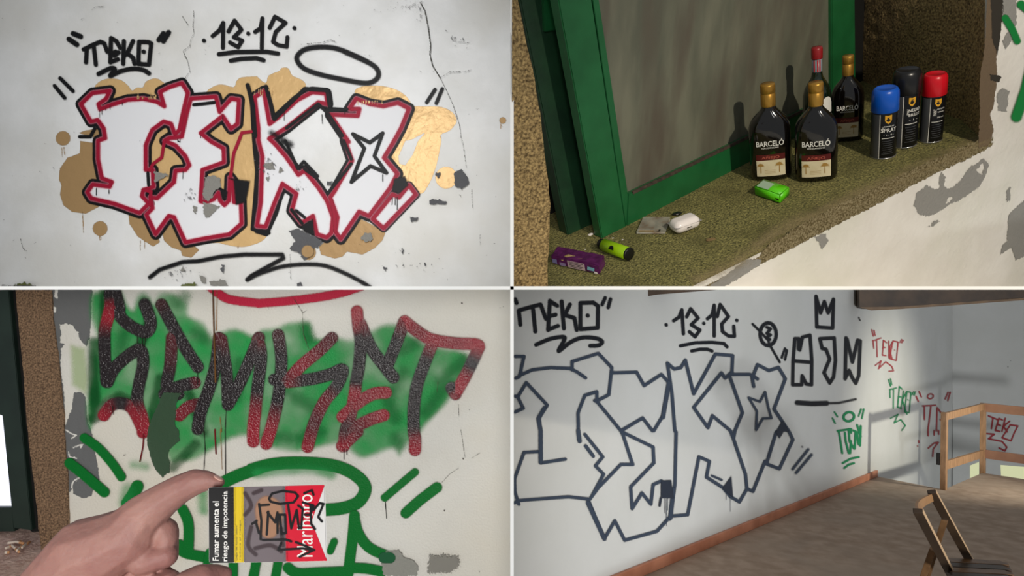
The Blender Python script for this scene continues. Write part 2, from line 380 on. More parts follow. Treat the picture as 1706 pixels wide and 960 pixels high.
wpart('stile', CP, [(919, -60), (977, -60), (1043, 379), (1003, 398)], CN*.035, M_green, bev=.0025)
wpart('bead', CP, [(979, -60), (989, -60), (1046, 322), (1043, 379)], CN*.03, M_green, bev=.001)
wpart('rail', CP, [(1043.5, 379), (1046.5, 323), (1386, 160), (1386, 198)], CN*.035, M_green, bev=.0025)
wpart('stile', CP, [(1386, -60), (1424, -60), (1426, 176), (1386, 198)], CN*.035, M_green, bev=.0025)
wpart('glass', CPI, [(980, -60), (1390, -60), (1390, 175), (1040, 340)], CN*.004, M_pane, 'grey dusty wiped glass pane')
bm = bmesh.new(); bar(bm, hit(CPI, 1049, 320)-CN*.011, hit(CPI, 1386, 158)-CN*.011, .008, .006, NT); bmobj('putty', bm, mat('old_putty', (74, 62, 50), (50, 42, 34), rough=.9, scale=90, bump=.001), win)

# ------------------------------------------------------------------ window corner of the lower left room
bm = px_prism((W3[0], W3[1]-.006), jag([(24, 470), (85, 470), (88, 530), (97, 593), (101, 644), (107, 707), (106, 715), (112, 792), (115, 860), (116, 930), (80, 929), (69, 917), (61, 843), (52, 766), (45, 707), (38, 606), (30, 530)], .7, 4), (0.01, .17, 0))
subdiv_noise(bm, 4, .002, 60, None, .04); clip(bm, 'BL')
bmobj('trim_4', bm, M_stoneB, label='brown granite jamb between green window frame and painted wall', cat='stone jamb', kind='structure')
w2 = bmobj('window_2', box(0, .001, 0, .001, 0, .001), M_greend, label='dark green window frame with bright pane beside brown stone', cat='window', kind='structure'); w2.data.clear_geometry()
P24 = mk_plane((0, 1, 0), (0, 2.38, 0)); P23 = mk_plane((0, 1, 0), (0, 2.36, 0))
M_gd2 = mat('green_frame_shade', (26, 42, 36), (34, 52, 44), rough=.5, scale=10)  # darker green of this window frame
wpart('fixed_frame', P24, [(14, 470), (60, 470), (120, 930), (50, 884)], (0, .05, 0), M_night, parent=w2, quad='BL')
wpart('stile', P23, [(-60, 470), (13, 470), (53, 884), (22, 880), (5, 692), (-60, 670)], (0, .04, 0), M_gd2, parent=w2, quad='BL', bev=.002)
wpart('rail', P23, [(-60, 846), (20.5, 846), (24, 886), (-60, 886)], (0, .04, 0), M_gd2, parent=w2, quad='BL', bev=.002)
wpart('glass', mk_plane((0, 1, 0), (0, 2.38, 0)), [(-60, 540), (2, 540), (30, 850), (-60, 850)], (0, .006, 0), M_day, 'bright daylit pane', parent=w2, quad='BL')
SB = -.84
bm = box(-2.4, -1.385, 1.9, 2.6, SB-.2, SB); subdiv_noise(bm, 6, .003, 35, Vector((0, 0, 1)), .06)
bmobj('trim_5', bm, M_sillB, smooth_=True, label='pinkish gritty window ledge with cigarette ends on it', cat='window sill', kind='structure')

# ------------------------------------------------------------------ hall (lower right)
F1, F2 = onfloor(1572, 816), onfloor(1637, 788)
fl = [onfloor(*p) for p in [(853, 1050), (1078, 954), (1459, 793.6), (1572, 816), (1637, 788), (1800, 813), (1800, 1200), (853, 1200)]]
bm = prism(fl, NB*-.14); clip(bm, 'BR'); bmobj('floor', bm, M_floor, label='dusty brown floor of the hall', cat='floor', kind='structure')
OUT = BB                                                        # from the long wall into the room
bm = bmesh.new(); bar(bm, SK1-AB*1.6+OUT*.011+NB*.034, SK0+OUT*.011+NB*.034, .022, .068, OUT); bmesh.ops.bevel(bm, geom=bm.edges[:], offset=.003, segments=1, affect='EDGES'); clip(bm, 'BR')
bmobj('baseboard_left', bm, M_skirt, label='reddish wooden skirting board along the lettered wall', cat='skirting board', kind='structure')
BP = mk_plane(NB.cross(BB), hit(W4, 1426, 514)); BP = BP if BP[1] > 0 else (-BP[0], -BP[1])
BP = mk_plane((.35, 1, .05), hit(W4, 1426, 514)*.97)
bm = px_prism(BP, [(1432, 460), (1432, 512), (1436, 515), (1460, 516), (1800, 488), (1800, 460)], Vector((.1, .3, 0))); clip(bm, 'BR')
tr = bmobj('trim_6', bm, M_beam, label='dark brown ceiling beam over the far corner', cat='beam', kind='structure')
bm = px_prism((BP[0], BP[1]-.004), [(1433, 512), (1452, 517.5), (1500, 515.2), (1800, 493.5), (1800, 490), (1500, 511)], Vector((.1, .3, 0))*.3); clip(bm, 'BR'); bmobj('lower_edge', bm, M_beamedge, tr)
BP2 = mk_plane((.35, 1, .05), hit(W4, 1100, 490)*.97)
bm = px_prism(BP2, [(1030, 460), (1030, 491), (1074, 494.5), (1096, 491), (1220, 481), (1220, 460)], Vector((.05, .2, 0))); clip(bm, 'BR')
bmobj('trim_7', bm, M_beam, label='short dark ceiling beam above the long wall lettering', cat='beam', kind='structure')
for i, pts in enumerate(([(1616, 776), (1631, 770), (1631, 800), (1616, 806)], [(1667, 775), (1800, 786), (1800, 812), (1668, 796)])):  # thin pale panels on the end wall, made to glow by emission
    bm = px_prism((W5[0], W5[1]-.004), pts, AB*.01); clip(bm, 'BR')
    bmobj('window_%d' % (3+i), bm, M_lowglow, label=('narrow pale daylit opening low behind the railing corner', 'wide pale daylit opening low behind the right railing')[i], cat='window', kind='structure')
# ------------------------------------------------------------------ upper left wall: paint, flaked patches, cracks
BLK = pm('TL', (14, 14, 16), rough=.5, grain=.5); REDP = pm('TL', (140, 14, 42), rough=.5, grain=.3)
PINK = pm('TL', (226, 120, 140), grain=.6); WHT = pm('TL', (210, 210, 212), rough=.6, rag=.4)
GLD = pm('TL', (196, 162, 112), (150, 114, 70), rough=.4, metal=.15, rag=.6, bump=.009, bs=.05); GLD_DIM = pm('TL', (158, 128, 88), rough=.5, metal=.2, rag=.6, bump=.004, bs=.08)  # one gold paint; its bright and dim sheen put into two base colours
CEM = pm('TL', (124, 122, 116), rough=.9, rag=3.2, rs=.22, grain=.1, bump=.004, bs=.3); CEMD = pm('TL', (84, 84, 86), rough=.9, rag=3.2, rs=.22, grain=.1, bump=.004, bs=.3)
CRK = pm('TL', (70, 68, 64), rough=.9, rag=1.0, rs=.5, grain=.1); MOS = pm('TL', (86, 92, 50), rough=.9, rag=6, rs=.15, grain=.4)
def P1(name, items, m, soft=1.0, label=None, parent=None, **k): return paint(name, W1, 'TL', items, m, soft, parent=parent or wall1, label=label, **k)
F_ = lambda s, w=0, c=False: ('f', smooth(Q(s), True) if c else Q(s), w)
FS_ = lambda s, w=0: ('f', smooth(Q(s), True, 3), 0)
X_ = lambda s: ('x', Q(s), 0)
# gold background clouds
gl = F_('A1 520,880 560,865 640,850 680,900 645,950 A3 525,0 522,80 440,110 392,180 385,250 402,292 392,350 415,420 470,462 560,475 645,430 700,300 700,0', 0)
gold = P1('gold_cloud', [gl, F_('A3 840,470 845,540 900,625 1000,690 1045,660 1000,560 920,470'),
      F_('A3 1110,500 1060,590 1070,650 1120,695 1180,715 1190,750 1250,762 1300,712 1240,660 1150,500')], GLD_DIM, .9, label='dull brown gold cloud at the left foot of the lettering')
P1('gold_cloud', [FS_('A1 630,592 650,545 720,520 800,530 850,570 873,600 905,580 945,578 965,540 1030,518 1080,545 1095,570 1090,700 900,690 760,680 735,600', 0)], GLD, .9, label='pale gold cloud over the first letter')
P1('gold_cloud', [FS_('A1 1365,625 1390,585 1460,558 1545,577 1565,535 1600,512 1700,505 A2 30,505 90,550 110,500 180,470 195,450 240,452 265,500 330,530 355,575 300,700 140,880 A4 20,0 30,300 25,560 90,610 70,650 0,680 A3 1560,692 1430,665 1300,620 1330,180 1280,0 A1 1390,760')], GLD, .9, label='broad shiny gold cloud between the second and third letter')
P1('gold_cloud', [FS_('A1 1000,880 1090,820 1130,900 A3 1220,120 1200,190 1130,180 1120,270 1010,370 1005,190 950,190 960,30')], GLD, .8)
P1('gold_cloud', [F_('A4 700,505 770,540 870,600 850,650 800,700 720,742 620,722 590,755 540,768 450,742 438,690 500,640 580,640')], GLD_DIM, .9, label='dull gold cloud under the last letter')
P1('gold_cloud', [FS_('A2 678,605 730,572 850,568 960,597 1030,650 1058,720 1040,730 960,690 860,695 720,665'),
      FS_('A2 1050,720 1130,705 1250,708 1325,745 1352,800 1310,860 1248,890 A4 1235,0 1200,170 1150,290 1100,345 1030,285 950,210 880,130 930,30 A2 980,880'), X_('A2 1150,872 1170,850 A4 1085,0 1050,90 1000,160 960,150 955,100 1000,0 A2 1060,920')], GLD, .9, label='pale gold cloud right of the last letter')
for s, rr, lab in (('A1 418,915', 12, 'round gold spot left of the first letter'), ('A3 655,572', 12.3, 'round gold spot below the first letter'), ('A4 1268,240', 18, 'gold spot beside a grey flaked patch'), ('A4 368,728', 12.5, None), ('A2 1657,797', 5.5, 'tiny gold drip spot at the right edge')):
    P1('gold_spot', [('s', Q(s), rr)], GLD_DIM if rr < 15 else GLD, .9, label=lab)
P1('gold_drip', multi('A3 405,40 410,105|420,40 425,90|540,460 548,600|650,620 655,650|660,620 662,645|918,650 918,715|945,655 945,700|A2 1645,810 1643,850|A3 1555,685 1555,700|A1 1043,700 1046,830', .7), GLD_DIM, .5)
# letters: fill, black outside band, red contour with a pink overspray
LET = {
 'first': 'A1 540,690 615,618 730,603 705,655 655,690 665,725 750,692 850,662 950,655 1040,675 1090,705 1062,610 1120,580 1205,552 1245,615 1215,740 1190,860 1160,890 1135,820 1085,805 1010,860 975,940 A3 955,30 955,190 1000,190 1005,300 940,320 930,360 975,410 915,470 750,410 600,375 575,335 610,285 720,300 735,268 670,245 645,120 645,0 A1 700,915 690,850 650,795 605,805',
 'second': 'A1 1265,655 1430,642 1455,742 1530,655 1582,662 1572,820 1530,852 1475,768 1330,882 A3 1380,5 1462,50 1465,140 1325,190 1312,395 1345,402 1400,380 1430,340 1440,390 1468,420 1498,390 1505,240 1520,260 1530,400 1575,400 1580,540 1500,610 1350,635 1215,662 1140,498 1105,490 1020,608 960,482 1000,440 985,370 1030,375 1140,270 1150,195 1215,190 1240,160 1215,100 1150,30 1080,0 A1 1120,915 1205,905 1235,760',
 'third': 'A2 20,645 80,605 118,822 180,775 300,665 400,612 490,620 500,690 440,678 330,765 230,845 115,918 A4 150,20 220,100 305,222 345,195 430,300 490,390 530,500 520,600 488,630 425,608 400,490 325,535 262,455 292,345 200,280 150,400 90,560 35,555 60,400 70,100 45,0 A2 45,850',
 'fourth': 'A2 690,655 780,690 870,705 965,682 1038,720 985,850 930,950 A4 862,110 950,215 900,310 765,490 700,462 580,640 545,590 560,500 512,370 540,330 655,130 610,0 A2 640,940 520,760 700,768 712,722 645,722',
 'tail': 'A4 1025,290 1070,350 860,570 790,510 920,350 960,370'}
names = {'first': 'white letter T outlined in red and black', 'second': 'white letter E outlined in red and black', 'third': 'white letter K outlined in red and black', 'fourth': 'white letter O outlined in red with a star inside', 'tail': 'short slanted tail stroke of the last letter'}
letters = {}
for k, s in LET.items():
    letters[k] = P1('letter', [F_(s)], WHT, .6, label=names[k])
for k, s in LET.items():
    ex = []
    if k == 'third': ex = multi('A2 0,650 10,850 A4 20,60 35,200 20,400 5,575 60,585 110,600|95,590 200,320|30,590 95,610 160,470 205,310 265,350', 3.4)
    if k == 'fourth': ex = multi('A2 500,720 620,728 680,640', 3.2)+multi('A4 940,330 960,300', 8)
    if k == 'first': ex = multi('A1 530,905 600,905 630,850|1120,880 1140,910 1200,905', 3)
    P1('black_outline', [('o', Q(s), 9.6 if k != 'tail' else 7)]+ex, BLK, .9, label=None, parent=letters[k])
for k, s in LET.items():
    P1('overspray', [('c', Q(s), 4.3)], PINK, 1.6, op=.55, parent=letters[k])
for k, s in LET.items():
    P1('red_outline', [('c', Q(s), 3.0)], REDP, .8, parent=letters[k])
P1('red_stroke', multi('A1 1665,872 1602,880 1575,950 A3 1530,80 1508,240|1078,0 1060,110 1005,150 985,190|940,320 990,330 985,420|A4 515,370 540,480 545,590|A2 660,725 700,722', 2.8), REDP, .8)
P1('black_stroke', multi('A1 1285,695 1340,690 1420,680', 2.8)+multi('A1 1640,565 1650,600 1675,700 1690,900', 3.6)+multi('A2 95,575 130,700 150,790 250,690 350,590 500,600 515,700', 3.4)+multi('A2 500,735 630,725|230,850 440,690 510,760 600,900|A4 220,0 300,180 340,135 430,230 420,240 345,185|260,450 330,540|290,455 345,500|495,345 650,150|600,0 650,120|A3 970,210 975,290', 2.6), BLK, 1.0)
P1('black_block', [F_('A3 1500,245 1635,262 1610,400 1545,420 1530,260'), F_('A4 930,250 1000,230 1020,290 960,345 915,330'), F_('A4 320,560 400,510 410,620 350,600'), F_('A3 1440,310 1490,330 1480,385 1455,385')], BLK, 2.2)
P1('black_overspray', [S('A2 130,880 220,930', 3), S('A4 200,5 250,25', 5)], BLK, 5.5, op=.95)
star = P1('star', [('c', Q('A2 668,888 780,945 865,882 A4 800,100 880,210 775,165 650,270 735,50'), 3.1)], BLK, .8, label='small black four pointed star inside the last letter')
dr = ' | '.join('A1 %d,%d %d,%d' % (x, y, x, y+l) for x, y, l in [(665, 730, 50), (680, 730, 30), (705, 715, 20), (735, 700, 25), (815, 680, 18), (1180, 920, 20), (1195, 920, 15), (1330, 900, 15), (1478, 760, 60)])
P1('drip', multi(dr, .7)+multi('A3 635,310 635,355|718,320 718,345|920,0 920,1|1200,200 1198,250|1165,0 1180,10|A4 918,370 915,420|935,375 935,420|950,370 950,450|855,220 855,265|A2 215,740 215,800|465,760 468,820|615,730 615,760', .8), BLK, .5)
dr = []
for i in range(34):
    x = random.uniform(900, 1040); dr.append('A1 %.0f,660 %.0f,%.0f' % (x, x, random.uniform(612, 650)) if i < 12 else ('A2 %.0f,590 %.0f,%.0f' % (x-900, x-900, random.uniform(600, 640)) if i < 20 else 'A2 %.0f,670 %.0f,%.0f' % (700+(x-900)*1.6, 700+(x-900)*1.6, random.uniform(675, 700))))
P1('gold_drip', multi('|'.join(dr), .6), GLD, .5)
# black tags
T = wall1
P1('graffiti_tag', multi('A1 580,325 575,415|625,300 640,430|560,330 620,300 670,280 695,290 715,345|740,255 735,415 785,395|740,255 775,275 800,320|770,345 735,365|760,370 790,350|825,275 820,425|885,275 850,350 825,375|850,360 885,385 895,425|925,280 920,425 990,430 1005,290 985,282 925,280|955,345 956,346', 3.6)+multi('A1 490,225 540,245|462,262 515,298|1085,225 1055,268|1120,218 1085,275', 4.2), BLK, 1.1, label='black tag TEKO in quotation marks at the upper left')
P1('underline', multi('A1 658,492 735,455 765,462 735,505 800,475 880,458 950,465 990,488', 3.8, True), BLK, 1.3)
P1('slash_pair', multi('A1 405,520 490,605|368,570 435,650', 3.2), BLK, 1.0, label='two black slashes left of the big lettering')
P1('slash_pair', multi('A2 1210,595 1155,680|1258,590 1218,685', 3.0), BLK, .9, label='two black slashes right of the big lettering')
P1('graffiti_number', multi('A1 1353,272 1354,273|1410,242 1455,205 1480,155 1478,320|1515,212 1555,140 1600,200 1550,250 1605,272 1578,315 1525,285|1645,225 1646,226|1690,215 A2 25,215 60,190 72,125 68,325|120,188 155,115 225,155 160,215 142,280 175,302 232,312 237,250|283,190 284,191', 3.4), BLK, .9, label='black hand painted number 13.12 with dots')
P1('underline', multi('A1 1452,362 1560,348 1700,346 A2 100,346 175,358|A1 1530,405 1600,392 1700,388 A2 80,402', 3.6), BLK, 1.0)
P1('oval_ring', [('c', smooth(Q('A2 300,400 312,360 360,328 450,315 550,322 650,358 750,405 820,450 838,500 805,540 740,552 600,528 450,495 345,455'), True), 4.0)], BLK, 1.6, label='black sprayed oval ring above the third letter')
P1('oval_ring', multi('A2 620,350 700,385 760,410', 3.5), BLK, 2.2)
P1('black_arc', [S('A3 985,890 1050,840 1200,790 1300,785 1450,755 1600,742 A4 60,742 200,742 208,765 90,830 0,880 A3 1620,905', 3.4)], BLK, 1.7, label='black arrow like arc along the foot of the wall')
P1('black_arc', [S('A3 1620,905 A4 40,872 100,850 200,820 350,805 480,815 600,860 700,910 775,955', 3.2, True)], BLK, 1.8, label='thin black arc at the bottom centre of the wall')
# flaked plaster
for s in ('A3 1345,240 1400,225 1445,250 1450,300 1400,330 1395,370 1360,395 1330,350', 'A3 1335,400 1440,430 1400,470 1355,505 1335,480', 'A3 1265,420 1295,430 1285,475 1270,460', 'A3 1015,205 1118,222 1018,278', 'A3 1370,915 1470,905 1500,950 1390,950', 'A3 1310,880 1345,885 1355,930 1325,925', 'A3 1185,850 1205,812 1218,850', 'A4 85,150 140,140 155,190 90,185', 'A4 190,170 210,200 170,215', 'A4 90,240 120,235 115,270', 'A4 735,605 775,600 795,640 750,665 710,640'):
    P1('flaked_patch', [('f', jag(Q(s), .6), 0)], CEM, .5)
for s in ('A4 250,590 310,570 350,600 410,622 470,662 430,700 405,690 400,740 345,785 320,740 250,705 285,655', 'A4 1320,210 1370,185 1410,240 1415,290 1370,315 1325,300', 'A4 1160,385 1230,385 1275,400 1270,415 1160,415', 'A4 1035,500 1085,505 1080,525 1040,530', 'A4 960,715 1000,710 990,735', 'A4 1195,210 1240,210 1215,250', 'A4 850,815 885,830 870,850', 'A4 300,925 332,925 330,950 300,950', 'A4 495,265 530,270 520,295 495,290', 'A4 1125,795 1145,800 1130,815', 'A3 1455,810 1475,815 1465,860 1450,850'):
    P1('flaked_patch', [('f', jag(Q(s), .6), 0)], CEMD, .5)
P1('gold_spot', [('s', Q('A4 368,722'), 10)], GLD_DIM, 1.2, op=.9)
P1('moss', [F_('A3 1190,940 1240,920 1290,935 1300,960 1190,960'), F_('A3 120,935 170,925 230,940 250,960 110,960')], MOS, 1.5)
P1('dirt_line', multi('A3 20,942 110,944 250,948', .8), CRK, .6)
P1('crack', multi('A1 1290,80 1285,180 1292,230 1270,270 1265,310 1220,345 1250,410 1265,480 1235,520|1215,115 1255,175', .45), CRK, .5, step=1.2, label='fine crack running down to the first letter')
P1('crack', multi('A2 1115,25 1145,80 1165,180 1182,300 1178,370 1195,440 1245,520', .9)+multi('A2 1245,520 1310,482 1400,480 1450,470|1245,520 1285,600 1330,700 1372,830 1387,950|370,297 460,292 520,270 560,285|1320,270 1370,285 1440,292', .4), CRK, .5, step=1.2, label='long dark crack down the upper right of the wall')
P1('crack', multi('A4 1375,0 1400,180|1435,320 1440,440|1490,610 1490,680|255,740 258,900|A1 620,75 640,55 700,50|545,140 570,125|A3 150,640 165,700 190,720', .35), CRK, .5, step=1.2)
rs = random.Random(3); sp = []
for i in range(170):
    x, y = rs.uniform(8, 846), rs.uniform(8, 474)
    if 150 < x < 700 and 130 < y < 405: continue
    sp.append(('s', [(x, y), (x+rs.uniform(-3, 3), y+rs.uniform(-2, 2))], rs.uniform(.2, .55)))
P1('speck', sp, CRK, .5, step=1.3, op=.75, kind='stuff')
for cx, cy, sx, sy, n in ((680, 12, 26, 9, 60), (700, 25, 8, 12, 20), (298, 455, 22, 7, 45), (445, 275, 14, 20, 45), (500, 315, 10, 9, 40), (318, 325, 10, 10, 30), (760, 66, 14, 4, 14), (690, 440, 60, 22, 26)):
    P1('speck', [('s', [(rs.gauss(cx, sx*.6), rs.gauss(cy, sy*.6))], rs.uniform(.3, .8)) for _ in range(n)], CEMD if n < 50 else CRK, .5, step=1.3, op=.7, kind='stuff')
# ------------------------------------------------------------------ lower left wall
def P3(name, items, m, soft=1.0, label=None, parent=None, **k): return paint(name, W3, 'BL', items, m, soft, parent=parent or wall3, label=label, **k)
GRN = pm('BL', (36, 160, 78), (2, 84, 32), rough=.45, grain=.9, cloud=.38, cs=.016, bump=.0015, bs=.4)
GRNS = pm('BL', (2, 112, 40), (0, 70, 30), rough=.45, grain=.5, bump=.001, bs=.4)
RB = pm('BL', (156, 12, 36), (26, 12, 16), rough=.22, grain=.6, bump=.0032, bs=.32, spec=.6)
RED3 = pm('BL', (196, 34, 66), rough=.45, grain=.7, bump=.001, bs=.4)
CEM3 = pm('BL', (108, 108, 108), (86, 86, 84), rough=.8, rag=2.5, rs=.2, grain=.1, bump=.003, bs=.1)
CEM3L = pm('BL', (150, 148, 140), rough=.8, rag=2.5, rs=.2, grain=.1, bump=.003, bs=.2)
POR = pm('BL', (140, 136, 128), rough=.8, rag=9, rs=.32, grain=.1)
DRP = pm('BL', (34, 26, 22), (110, 16, 26), rough=.4, grain=.2); BRN = pm('BL', (150, 104, 44), (60, 30, 22), rough=.5, grain=.5)
PGR = pm('BL', (60, 84, 62), (40, 50, 40), rough=.7, rag=2, rs=.2, grain=.1, bump=.002, bs=.2)
TINT = pm('BL', (176, 200, 140), rough=.6, grain=.8)
CRK3 = pm('BL', (90, 80, 70), rough=.9, rag=.8, rs=.5, grain=.1)
P3('tint', [F_('C1 470,380 560,400 585,600 570,700 480,640')], TINT, 6, op=.5)
P3('cement_strip', [('f', jag(Q('C1 330,0 612,0 605,130 590,340 570,385 520,325 525,290 505,285 480,245 440,235 395,240 405,290 398,360 430,372 405,400 400,520 420,700 430,900 425,930 395,930 380,450 350,200'), .8), 0)], CEM3, .5, label='bare grey cement strip along the stone jamb')
P3('plaster_flake', [('f', jag(Q('C1 365,10 385,10 385,80 360,60'), .5), 0), ('f', jag(Q('C1 345,120 372,125 370,165 345,160'), .5), 0)], pm('BL', (226, 222, 214), rough=.6, rag=1.5), .5)
P3('cement_strip', [('f', jag(Q('C1 485,700 520,682 555,700 575,770 570,850 600,940 C3 608,60 640,250 662,380 610,395 600,435 545,452 480,420 475,375 530,310 440,430 425,200 410,50 C1 430,930 455,850 480,790'), .7), 0)], CEM3, .5, label='lower bare cement patch beside the stone jamb')
P3('plaster_flake', multi('C3 430,5 470,30 500,40 470,60|450,150 455,180 500,190|480,120 540,100 530,125|470,380 480,340 530,310', 1.2), pm('BL', (226, 222, 214), rough=.6, rag=1.5), .6)
GB = 'C1 600,60 640,25 700,10 800,15 840,100 880,140 905,60 950,25 1000,60 1015,95 1060,30 1160,40 1240,100 1250,180 1350,230 1395,320 1440,300 1560,265 1706,330 C2 60,275 160,262 240,228 380,230 412,330 560,325 660,335 780,285 860,245 950,240 1040,300 1150,370 1415,430 1400,560 1330,680 1290,760 1180,870 1130,930 C4 1100,20 1000,120 960,180 920,130 800,170 700,190 560,100 300,150 150,130 0,60 C3 1680,50 1520,60 1300,190 1180,215 1110,215 1050,90 990,40 C1 960,830 870,760 780,735 700,760 640,850 600,940 575,850 580,700 600,500 585,350 640,320 600,200'
P3('green_cloud', [('f', smooth(Q(GB), True, 3), -2)], GRN, 7, op=.93, label='broad green sprayed cloud behind the dark red letters')
dk = multi('C1 620,360 620,600 640,850|700,40 690,330 620,420|620,860 700,770 790,720 880,760', 9)+multi('C1 960,90 1000,200 920,400|1060,600 1000,880|1250,700 1350,950|C3 1280,100 1130,250', 8)
P3('green_stroke', [(k, [(p[0], p[1], 1) for p in pts], w) for k, pts, w in dk], GRN, 5, op=.8)
dk = multi('C2 240,700 420,800|1000,560 900,740 950,860|1150,820 1300,620|350,260 380,330|1000,400 1100,350|C4 970,110 940,60|300,60 450,20|250,60 80,40|C2 1400,480 1250,620', 9)+multi('C1 1580,500 1560,720|1180,100 1220,60|1300,300 1360,330|820,300 800,430', 9)
P3('green_stroke', [(k, [(p[0], p[1], .55) for p in pts], w) for k, pts, w in dk], GRN, 9, op=.6)
let3 = {
 'dark red and black letter S': 'C1 730,40,1 735,110,.3 715,200,0 695,300,.7 700,500,.95 708,620,.9|760,10,1 790,120,1 800,190,1 880,260,1 970,290,1 1000,230,1 960,110,.9|715,620,.9 760,530,1 860,440,1 930,410,1 950,500,1 920,650,1 910,750,.7 940,850,.15 955,940,0 C3 935,20,0|C1 690,840,0 740,775,.5 810,762,.9 880,800,.2 945,930,0',
 'dark red and black letter E': 'C1 1070,110,.7 1150,260,.9 1230,400,.9 1310,520,.9|1140,330,.6 1130,500,.7 1110,660,.9 1220,640,.9 1290,625,.6|1090,700,1 1180,700,1|1110,720,.95 1100,820,.6 1080,940,.4|1190,840,.3 1250,785,.4 1330,765,.7',
 'dark red and black letter M': 'C1 1450,330,.6 1430,500,.9 1390,650,1 1330,820,.8 1310,930,.9|1465,340,.6 1500,560,.9 1510,760,1|1510,770,1 1600,600,.9 1706,350,.7 C2 40,340,.6|40,340,.5 62,450,.8 40,650,.9 25,800,.3 10,940,0 C4 10,80,0',
 'dark red and black letter K': 'C2 175,310,.7 195,450,.8 190,600,1 170,750,.8 130,920,.15 C4 95,95,0|C2 530,330,.6 450,410,.5 330,510,.2 240,600,.5 150,605,1|240,620,.4 400,600,1 520,570,1 600,540,1 560,650,.8 480,750,.4 410,900,.6 C4 365,115,.1',
 'dark red and black second letter E': 'C2 695,155,0 705,260,.3 720,350,1 710,500,1 690,620,.8 680,700,.1 650,850,.5 620,940,.7 C4 600,110,.1|C2 720,240,.4 790,400,1 880,520,1 935,590,1|600,850,.1 700,760,.2 800,700,.15 885,690,.1|640,940,.6 780,870,.3 870,840,.05|C4 690,15,.5 590,110,.1',
 'dark red and black letter T': 'C2 900,500,.8 960,350,.8 1005,225,.4|1010,220,0 1100,290,.3 1190,340,.1 1350,365,.2 1490,375,0 1485,420,.3 1450,500,.85 1400,600,.1 1345,695,0|1345,700,.3 1320,660,.9|1200,350,.1 1140,500,.9 1090,650,1 1070,800,1 1070,940,.7 C4 1065,60,.3 1065,135,0'}
for lb, s in let3.items(): P3('letter', [(k, [(p[0], p[1], min(1, p[2]*1.22+.04)) for p in pts], w) for k, pts, w in multi(s, 10.2, True)], RB, 1.8, label=lb, op=.98)
P3('peeled_patch', [('f', jag(Q('C3 970,0 C1 1080,690 1200,690 1170,760 1160,900 C3 1170,0 1180,70 1110,130 1100,180 1115,205 1112,292 1095,285 1065,315 1020,262 985,180 965,90'), .6), 0)], PGR, .5, op=.93, label='dark peeled patch between the letters above the hand')
P3('red_stroke', [S('C1 1390,-10 1440,30 1520,75 1706,100 C2 60,100 250,85 450,60 600,30 720,-10', 7.2, True)], RED3, 1.8, label='long red stroke under the top edge of the wall')
P3('drip', multi('C1 1500,800 1492,950 C3 1475,0 1478,360|1338,10 1345,130 1335,270|C1 915,310 915,365|945,310 948,380|970,310 960,390|1312,560 1312,640|750,780 755,835|C4 602,130 602,195|622,130 622,165|872,470 880,580|1720,0 1720,1', .8), DRP, .5)
P3('drip', [(k, [(p[0], p[1], 1) for p in pts], w) for k, pts, w in multi('C3 945,30 940,110 920,210|1408,0 1415,160', 1.2)], DRP, .5)
P3('rust_stain', multi('C1 1412,0,.8 1420,300,.7 1430,620,.5', 1.3)+multi('C1 1440,0 1436,280|C3 1445,0 1455,260|C1 1460,850 1470,950', .7), BRN, .8, label='rusty vertical drip stain between the letters')
gl_ = {'large green oval loop behind the cigarette packet': (9.2, 'C3 1465,345 1560,300 1700,250 C4 0,262 150,225 350,218 550,240 680,300 742,380 700,470 600,512 480,525'),
 'short green dash right of the oval loop': (5.4, 'C4 1065,278 980,350 868,445'), 'lower green dash right of the oval loop': (7.6, 'C4 1208,378 1100,460 1005,545'),
 'thin green line left of the hand': (6.6, 'C3 560,55 650,120 740,220 800,308'), 'green line crossing the bare cement': (7.6, 'C3 465,220 560,295 690,408'),
 'green blob above the hand': (9, 'C3 905,370 880,420 840,480'), 'green hook right of the hand': (7.5, 'C3 1200,520 1235,600 1240,700 1235,810|C3 1180,750 1210,800 1340,830'),
 'green letter below the oval loop': (7.6, 'C4 672,560 660,700 640,860 630,940|C4 672,580 700,680 770,770 900,830|C4 640,900 750,905 850,925|C4 240,900 300,935 450,930 600,925'), 'small green comma below the oval loop': (5, 'C4 540,730 515,790'),
 'green strokes under the packet': (6.5, 'C4 30,870 20,950|C4 175,870 160,950|C3 1380,800 1350,930|C3 1530,870 1530,950|C3 1680,870 1660,950')}
for lb, (hw, s) in gl_.items(): P3('green_mark', multi(s, hw+1.2, True), GRNS, 1.4, label=lb)
P3('overspray', [S('C4 40,280 200,265 400,260 520,290', 8, True)], GRN, 7, op=.75)
P3('overspray', [S('C3 850,400 840,480', 12), S('C3 1330,400 1340,520', 8), S('C3 880,230 960,240', 5)], GRN, 8, op=.6)
P3('cement_patch', [('f', jag(Q('C4 878,790 960,782 1000,830 1050,850 1088,890 1080,950 862,950 850,870'), .6), 0)], CEM3L, .5, label='grey cement patch at the foot of the green letter')
P3('green_dab', [S('C4 865,832 905,832', 9)], pm('BL', (30, 92, 56), rough=.5), 1)
P3('cement_patch', [('f', jag(Q('C4 1160,820 1250,815 1350,830 1355,880 1300,930 1150,930'), .6), 0)], POR, .5, label='porous grey patch near the lower right of the wall')
P3('crack', multi('C2 270,50 340,160 345,300 380,400|340,165 370,145|C4 1240,345 1290,290 1350,250|1435,185 1490,150|1365,0 1392,180|C2 1365,760 1370,850|1230,620 1225,680', .4), CRK3, .5, step=1.2)
